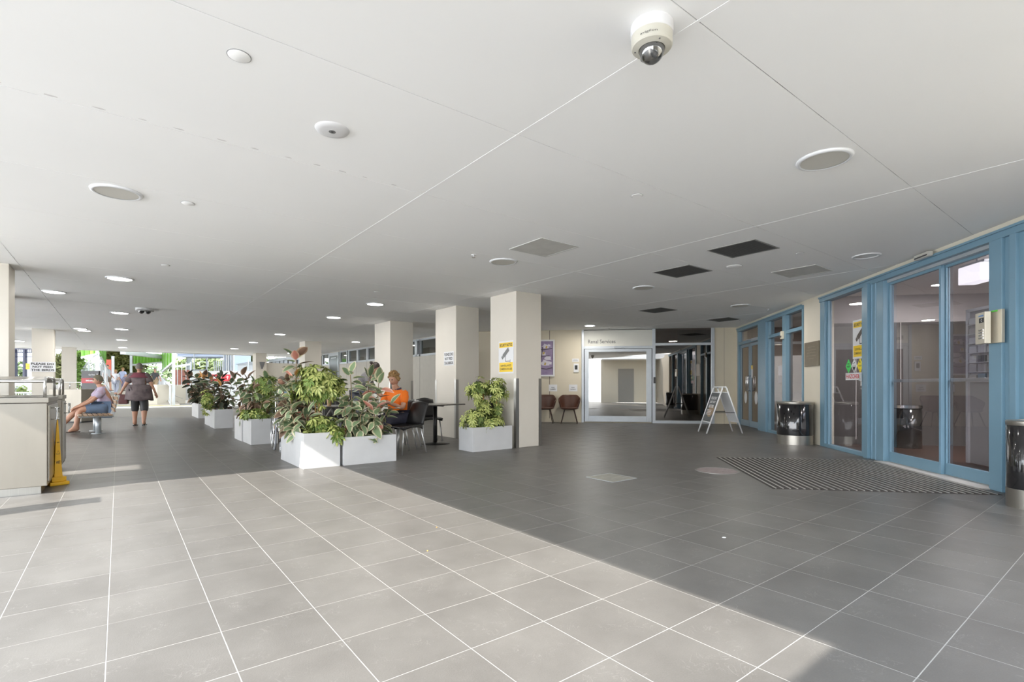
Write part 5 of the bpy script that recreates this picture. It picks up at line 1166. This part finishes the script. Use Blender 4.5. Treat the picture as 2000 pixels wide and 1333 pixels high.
# column wedge lamp
wu,wv_=5.75,28.3
t=thing('wall_lamp','grey wedge-shaped wall lamp on the small far column','lamp',(5.78,28.30,1.95)); MB().add([(-.12,-.01,.35),(.12,-.01,.35),(.12,-.14,.35),(-.12,-.14,.35),(-.03,-.01,0),(.03,-.01,0),(.03,-.04,0),(-.03,-.04,0)],[(0,1,2,3),(7,6,5,4),(0,4,5,1),(1,5,6,2),(2,6,7,3),(3,7,4,0)]).build('shade',mat('lamp_grey',(.18,.18,.18),.5),t); MB().box(-.05,.05,-.01,.0,.1,.3).build('back_plate',ALU,t)

# ------------------------------------------------------------------ outside beyond the roof
def wp(x,D,z=0): 
    u,v=PD(x,D); return Vector((u,v,z))
GREENP=mat('green_cladding',(.10,.27,.012),.5,var=.08,vscale=4); GREENL=mat('green_cladding_light',(.14,.36,.03),.45); WSTEEL=mat('white_steel',(.50,.52,.54),.45); REDP=mat('red_panel',(.50,.07,.03),.5); RUST=mat('rust_brick',(.20,.075,.05),.8,var=.2,vscale=9)
MB().box(-30,26,34.6,80,-.03,-.012).build('trim_6',mat('court_paving',(.24,.23,.21),.9,var=.1,vscale=.8),kind='structure')
oc=struct('added_shade_roof'); k_=MB()  # unseen high roof added to keep the far court in shade
k_.box(-26,-9.4,30.6,72,7,7.4).box(-6.2,22,30.6,72,7,7.4).box(-9.4,-6.2,44,72,7,7.4)
for q in range(9): k_.box(-9.4,-6.2,30.6+q*1.5,31.6+q*1.5,7,7.4)  # gaps left in the added roof for sun stripes on the ramp
k_.build('slab',ROOFM,oc)
# paved ramp
t=struct('trim_4'); 
ra,rb_,rc,rd=wp(170,28),wp(352,28),wp(322,52),wp(212,52)
MB().add([ra,rb_,rc+Vector((0,0,1.9)),rd+Vector((0,0,1.9)),ra-Vector((0,0,.1)),rb_-Vector((0,0,.1)),rc,rd],[(0,1,2,3),(7,6,5,4),(0,4,5,1),(1,5,6,2),(2,6,7,3),(3,7,4,0)]).build('ramp_slab',mat('ramp_concrete',(.34,.31,.26),.85,var=.05),t)
MB().add([wp(165,27.6,.002),wp(430,27.6,.002),wp(430,27.9,.002),wp(165,27.9,.002)],[(0,1,2,3)]).build('tactile_strip',mat('tactile_yellow',(.62,.52,.12),.8),t)
sm=MB()
for k in range(8):
    D=30+k*1.6; sm.add([wp(262,D,rampz(D)+.012),wp(330-k*1.5,D,rampz(D)+.012),wp(330-k*1.5,D+.7,rampz(D+.7)+.012),wp(262,D+.7,rampz(D+.7)+.012)],[(0,1,2,3)])
# balustrade helper
def quadbox(a,b,z0,z1,th_,m,name,parent):
    a=Vector(a);b=Vector(b); d=(b-a); d.z=0; n_=Vector((-d.y,d.x,0)).normalized()*th_/2
    z0a,z0b=(z0 if isinstance(z0,tuple) else (z0,z0)); z1a,z1b=(z1 if isinstance(z1,tuple) else (z1,z1))
    vs=[(a.x+n_.x,a.y+n_.y,z0a),(b.x+n_.x,b.y+n_.y,z0b),(b.x+n_.x,b.y+n_.y,z1b),(a.x+n_.x,a.y+n_.y,z1a),(a.x-n_.x,a.y-n_.y,z0a),(b.x-n_.x,b.y-n_.y,z0b),(b.x-n_.x,b.y-n_.y,z1b),(a.x-n_.x,a.y-n_.y,z1a)]
    return MB().add(vs,[(0,1,2,3),(7,6,5,4),(0,4,5,1),(1,5,6,2),(2,6,7,3),(3,7,4,0)]).build(name,m,parent)
def balustrade(label,a,b,za,zb,h,n,name='balustrade',fill=None):
    t=thing(name,label,'railing',(a[0],a[1],0)); o=Vector((a[0],a[1],0)); a=Vector((0,0,0)); b=Vector(b)-o; b.z=0
    MB().tube([a+Vector((0,0,za+h)),b+Vector((0,0,zb+h))],.035,8).build('handrail',WSTEEL,t); MB().tube([a+Vector((0,0,za+.12)),b+Vector((0,0,zb+.12))],.025,6).build('bottom_rail',WSTEEL,t)
    me=None
    for k in range(n+1):
        f=k/n; p=a.lerp(b,f); z=za+(zb-za)*f; r=.035 if k%6==0 else .016
        MB().tube([(p.x,p.y,z),(p.x,p.y,z+h)],r,6).build('post' if k%6==0 else 'baluster',WSTEEL,t)
    return t
balustrade('white balustrade climbing beside the dark wayfinding sign',wp(159,30),wp(187,30),1.0,1.9,1.05,12)
balustrade('white balustrade on the side of the sunny ramp, by the red panel',wp(193,29),wp(215,34),1.7,.6,1.3,12)
balustrade('white sloping handrail at the ramp foot beside the stair wall',wp(333,27.8),wp(310,40),.0,.9,1.05,14)
balustrade('white picket railing low behind the steel kiosk',wp(17,22.5),wp(66,22.5),0,0,.78,10)
# green cladded canopy
t=thing('ramp_canopy','green and white clad canopy over the sunny ramp','canopy',(0,0,0)); o=t
def ribs(x0,D0,x1,D1,zt0,zt1,zb0,zb1,n,m,nm):
    a=wp(x0,D0);b=wp(x1,D1)
    quadbox(a,b,(zb0,zb1),(zt0,zt1),.06,m,nm,t)
    n_=Vector((-(b-a).y,(b-a).x,0)).normalized()
    if n_.dot(a)>0: n_=-n_
    for k in range(n):
        f=(k+.5)/n; p=a.lerp(b,f)+n_*.05; MB().box(p.x-.03,p.x+.03,p.y-.03,p.y+.03,zb0+(zb1-zb0)*f,zt0+(zt1-zt0)*f).build('cladding_rib',m,t)
ribs(159,29,189,29,3.3,3.3,2.75,2.95,3,GREENL,'green_panel'); ribs(193,29,206,33,3.3,3.5,2.85,2.5,4,GREENP,'green_panel')
ribs(261,34,317,34,3.35,3.2,2.55,2.72,9,GREENP,'green_panel'); ribs(317,34,338,28,3.3,3.3,2.1,2.45,4,GREENP,'green_panel')
for (x,D,zb) in ((190,29,0),(256,34,.4),(339,28,0)): 
    p=wp(x,D); MB().box(p.x-.07,p.x+.07,p.y-.07,p.y+.07,zb,3.4).build('steel_post',WSTEEL,t)
for (a,b_,z) in ((wp(240,30),wp(318,34),3.05),): quadbox(a,b_,(z-.1,z-.15),(z+.25,z+.02),.3,WSTEEL,'canopy_beam',t)
quadbox(wp(256,34.1),wp(317,34.1),(2.43,2.60),(2.55,2.72),.1,WSTEEL,'edge_beam',t); quadbox(wp(317,34),wp(339,28),(1.98,2.33),(2.1,2.45),.1,WSTEEL,'edge_beam',t); quadbox(wp(159,28.9),wp(190,28.9),(2.65,2.85),(2.75,2.95),.08,WSTEEL,'edge_beam',t)
t=thing('red_panel','tall rust-red and white wall panel beyond the ramp','panel',wp(212,36)); MB().box(-.2,.2,0,.1,.5,2.6).build('lower_panel',mat('panel_grey',(.35,.35,.36),.6),t,rz=-TH); MB().box(-.21,.2,-.03,.1,1.85,2.95).build('red_face',REDP,t,rz=-TH); MB().box(.2,.34,0,.1,.3,3.2).build('white_edge',WSTEEL,t,rz=-TH)
t=thing('tent_roof','white pitched marquee roof beyond the people on the ramp','tent',wp(242,60,0)); MB().add([(-.9,-.9,2.2),(.9,-.9,2.2),(.9,.9,2.2),(-.9,.9,2.2),(0,0,3.3)],[(0,1,4),(1,2,4),(2,3,4),(3,0,4)]).build('tent_top',WSTEEL,t); MB().box(-.85,.85,-.85,.85,0,2.2).build('tent_wall',mat('tent_dark',(.12,.10,.13),.8),t)
# stair wall and service yard between x=340..500
t=thing('retaining_wall','white retaining wall beyond the far planters','wall',wp(340,31),-TH)
def wx(x,D=31): return (x-340)/FPX*D
MB().box(wx(363),wx(500),0,.3,0,Zd(725,31),bev=.01).build('wall_face',mat('white_render',(.45,.45,.44),.8,var=.05),t); MB().box(wx(363),wx(500),-.04,0,0,.2).build('kerb',CONC,t)
MB().box(wx(340),wx(363),-2.5,.2,0,Zd(752,31)).build('stair_wall',mat('beige_render',(.48,.44,.36),.8),t)
MB().box(wx(413),wx(450),-.08,0,Zd(745,31),Zd(732,31)).build('red_board',mat('band_red2',(.50,.02,.03),.5),t); l=MB(); put_text(l,'EMERGENCY',wx(426),Zd(738,31),width=.5,height=.13,y=-.09,bold=.03); arrow(l,wx(446),Zd(738,31),.22,PI/2,-.09); l.build('lettering',SWH,t)
MB().tube([(wx(345),-1.2,Zd(765,30)),(wx(382),-1.2,Zd(779,30))],.025,6).build('stair_rail',STEEL,t)
t=thing('brick_infill_fence','rust-brown panelled fence with white rails above the beige stair wall','fence',wp(337,29),-TH)
for k in range(4): MB().box(.0+k*.18,.0+k*.18+.15,.1+k*.1,.16+k*.1,1.15,2.0-.0*k).build('brown_panel',RUST,t)
for k in range(5): MB().box(k*.18-.02,k*.18+.0,.05+k*.1,.1+k*.1,1.1,2.35+.03*k).build('post',WSTEEL,t)
MB().add([(0,.0,2.1),(.75,.4,2.28),(.75,.4,2.4),(0,0,2.22),(0,.05,2.1),(.75,.45,2.28),(.75,.45,2.4),(0,.05,2.22)],[(0,1,2,3),(7,6,5,4),(0,4,5,1),(1,5,6,2),(2,6,7,3),(3,7,4,0)]).build('rail',WSTEEL,t)
t=thing('steel_gate_frame','grey framed steel gate above the white retaining wall','gate',wp(363,32),-TH)
def gx(x): return (x-363)/FPX*32
k=MB(); zb,zt=Zd(724,32),Zd(699,32); k.box(gx(364),gx(405),0,.06,zb-.07,zb+.06).box(gx(364),gx(405),0,.06,zt-.05,zt).box(gx(364),gx(366),0,.06,zb,zt).box(gx(402),gx(404),0,.06,zb,zt); k.build('gate_frame',mat('gate_grey',(.20,.21,.23),.5),t)
MB().box(gx(366),gx(374),.0,.05,zb+.06,zt-.05).build('gate_panel',mat('gate_slate',(.28,.30,.33),.5),t)
k=MB().box(gx(383),gx(400),.3,.34,Zd(716,32),Zd(715,32)).box(gx(383),gx(400),.3,.34,Zd(707,32),Zd(706,32)).box(gx(383),gx(384),.3,.34,Zd(716,32),Zd(706,32)).box(gx(400),gx(401),.3,.34,Zd(716,32),Zd(706,32)); k.build('inner_frame',WSTEEL,t)
t=thing('louvred_building','pale blue louvred building seen above the retaining wall','building',wp(340,45),-TH)
def lx(x): return (x-340)/FPX*45
MB().box(lx(343),lx(437),.2,3,Zd(697,45),Zd(678,45)+1).build('wall',mat('louvre_wall',(.42,.50,.64),.6),t)
for k_ in range(7): MB().box(lx(343),lx(437),.05,.2,Zd(697,45)+k_*.22,Zd(697,45)+k_*.22+.10).build('louvre_slat',mat('louvre_blue',(.52,.60,.74),.5),t)
MB().box(lx(437),lx(456),0,3,0,Zd(678,45)+1).build('tower',mat('tower_blue',(.30,.38,.52),.6),t)
for x in (437,442,446,451,455): MB().box(lx(x),lx(x)+.12,-.1,0,0,Zd(678,45)+1).build('tower_post',WSTEEL,t)
MB().box(lx(378),lx(379),.0,.1,0,Zd(680,45)).build('pole',WSTEEL,t)
for x in (420,424,428,432,436): MB().box(lx(x),lx(x)+.06,-.2,-.15,0,Zd(706,45)).build('fence_post',WSTEEL,t)
t=thing('white_shed','small white shed with fence beyond the far planters','building',wp(464,38),-TH)
MB().box(0,1.3,0,2,0,Zd(712,38)).build('wall',WSTEEL,t); MB().add([(-.1,-.1,Zd(712,38)),(1.4,-.1,Zd(712,38)),(1.4,2,Zd(705,38)),(-.1,2,Zd(705,38))],[(0,1,2,3)]).build('roof',ALU,t,thick=.05); MB().box(.9,.96,-.3,-.24,0,Zd(704,38)).build('post',WSTEEL,t)
t=thing('far_building','low white building with a flat roof seen over the beige end wall','building',wp(527,60),-TH)
def bx_(x): return (x-527)/FPX*60
MB().box(bx_(520),bx_(620),.8,6,0,Zd(703,60)).build('wall',mat('far_wall_tan',(.45,.33,.22),.8),t); MB().add([(bx_(520),0,Zd(703,60)),(bx_(560),0,Zd(698,60)),(bx_(560),0,Zd(703,60)),(bx_(520),0,Zd(709,60)),(bx_(520),6,Zd(703,60)),(bx_(560),6,Zd(698,60)),(bx_(560),6,Zd(703,60)),(bx_(520),6,Zd(709,60))],[(0,1,2,3),(7,6,5,4),(0,4,5,1),(1,5,6,2),(2,6,7,3),(3,7,4,0)]).box(bx_(560),bx_(620),-.2,6,Zd(703,60),Zd(697,60)).build('roof_fascia',WSTEEL,t)
for x in (530,537,545,553,562,571,580,590): MB().box(bx_(x),bx_(x)+.35,.3,.7,0,Zd(703,60)).build('pillar',WSTEEL,t)
# entry shelter at the far left
t=thing('blue_gate_shelter','dark blue framed shelter gateway seen between the columns','shelter',wp(25,34),-TH)
def sx_(x): return (x-25)/FPX*34
NB=mat('navy_steel',(.06,.065,.11),.5)
for x,w2 in ((23,6),(44,4),(66,3)): MB().box(sx_(x),sx_(x+w2),0,.2,0,Zd(677,34)).build('post',NB,t)
MB().box(sx_(23),sx_(68),0,.2,Zd(683,34),Zd(676,34)).build('beam',NB,t); MB().box(sx_(28),sx_(68),.1,.14,Zd(690,34),Zd(688,34)).box(sx_(28),sx_(68),.1,.14,Zd(698,34),Zd(696.5,34)).build('cross_rail',NB,t)
k=MB()
for q in range(12): k.box(sx_(30+q*3),sx_(30.8+q*3),.1,.14,Zd(688,34),Zd(683,34))
k.build('top_bars',NB,t)
t=thing('yellow_box','yellow utility box beside the blue shelter','box',wp(50,32),-TH); MB().box(0,.42,0,.3,Zd(722,32),Zd(710,32),bev=.02).build('cabinet',YCONE,t); MB().box(.02,.4,-.01,0,Zd(716,32)-.01,Zd(716,32)+.01).build('door_line',DARK,t); MB().box(.05,.37,.05,.25,0,Zd(722,32)).build('stand',GST,t)
t=thing('no_entry_sign','round red no-entry sign on a pole beyond the column','sign',wp(21,33),-TH); MB().lathe([(0,-.01),(.17,-.01),(.17,.01),(0,.01)],24,M=Matrix.Translation((0,0,Zd(700,33)))@Matrix.Rotation(PI/2,4,'X'),capb=False).build('disc',RED,t); MB().box(-.11,.11,-.014,-.010,Zd(700,33)-.03,Zd(700,33)+.03).build('white_bar',SWH,t); MB().tube([(0,.03,0),(0,.03,Zd(695,33))],.03,8).build('pole',GST,t)
for k_,(x,D,zz) in enumerate(((28,26,.9),(37,26.5,1.0))):
    t=thing('concrete_bollard','white rounded concrete bollard '+('closer to the column edge' if k_==0 else 'next to the yellow box'),'bollard',wp(x,D)); MB().lathe([(.20,0),(.20,zz+.2),(.14,zz+.4),(0,zz+.45)],20,capb=False).build('shaft',mat('white_concrete',(.66,.67,.70),.8),t,smooth=True)
gb=struct('trim_5'); quadbox(wp(-60,25),wp(170,27),0,.55,1.2,mat('garden_mulch',(.32,.25,.18),.95,var=.3,vscale=3,bump=.5),'garden_bed',gb)
quadbox(wp(10,30),wp(70,36),.0,1.35,2.5,CONC,'embankment',gb)
# trees and shrubs
def tree(label,base,trunk_h,blobs,lc,seed,name='tree',n=900,ls=.12,tr=.08):
    random.seed(seed); t=thing(name,label,'tree' if name=='tree' else 'shrub',base)
    k=MB(); 
    for (c,r) in blobs: c=Vector(c); k.tube([(c.x*.1,c.y*.1,0),(c.x*.35,c.y*.35,trunk_h*.6),tuple(c)],[tr,tr*.7,tr*.25],7)
    k.build('trunk',mat('bark',(.20,.15,.11),.9,var=.3,vscale=8),t,smooth=True)
    mb=MB(); tot=sum(r**2 for c,r in blobs)
    for (c,r) in blobs:
        c=Vector(c)
        for q in range(int(n*r*r/tot)):
            d=Vector((random.gauss(0,1),random.gauss(0,1),random.gauss(0,1))).normalized(); p=c+d*r*random.uniform(.35,1.0)
            a=Vector((random.gauss(0,1),random.gauss(0,1),random.gauss(0,.6))).normalized(); b=a.orthogonal().normalized(); s=ls*random.uniform(.7,1.4)
            mb.add([p-a*s,p+b*s*.45,p+a*s,p-b*s*.45],[(0,1,2,3)])
    mb.build('foliage',mat(lc[0],lc[1],.7,var=.4,vscale=1.5),t,kind='stuff')
OLV=('olive_leaves',(.11,.12,.025)); PAL=('pale_leaves',(.16,.20,.07)); SHR=('shrub_leaves',(.19,.20,.08))
tree('large yellow-green tree beyond the ramp between red panel and green canopy',wp(235,55),2.5,[((0,0,3.2),1.9),((-.9,0,2.4),1.2),((1.2,0,3.6),1.3),((0,0,5.0),1.7)],OLV,41,n=3800,ls=.24)
tree('pale green tree beyond the small white shed',wp(478,58),2.5,[((0,0,3.6),1.6),((-1.2,0,2.6),1.0),((1.2,0,4.2),1.3)],PAL,42,n=2400,ls=.22)
tree('sparse garden shrub with bare stems between two far columns',wp(115,29),1.2,[((0,0,2.0),.55),((-.3,0,2.5),.45),((.3,0,2.6),.5),((0,0,1.4),.3)],SHR,43,'shrub',n=1500,ls=.10,tr=.03)
tree('leafy green shrub showing beside the slim far column',wp(153,30),1.0,[((0,0,2.3),.4),((0,0,1.6),.4),((0,0,2.9),.35)],('leaf_mid',(.18,.30,.06)),44,'shrub',n=1300,ls=.09,tr=.03)
tree('distant tree rising behind the low white building',wp(543,80),3,[((0,0,4.6),1.2),((-1.4,0,4.4),1.0)],PAL,45,n=900,ls=.15)
tree('low green bushes behind the picket railing',wp(40,26),.2,[((-.8,0,.7),.35),((0,0,.75),.35),((.7,0,.7),.35)],('leaf_grass',(.22,.30,.07)),46,'shrub',n=900,ls=.07,tr=.02)
tree('tall pale tree behind the louvred building',wp(405,70),3,[((0,0,4.0),1.8),((-2.5,0,3.5),1.5),((2.2,0,3.5),1.4)],PAL,47,n=2600,ls=.26)

tree('long dark hedge of street trees far behind the court',wp(300,85),1.0,[((-34+k*4.2,(k%3)*1.5,2.6+(k%2)*.8),2.6) for k in range(16)],('far_leaves',(.09,.13,.045)),48,n=9000,ls=.42)
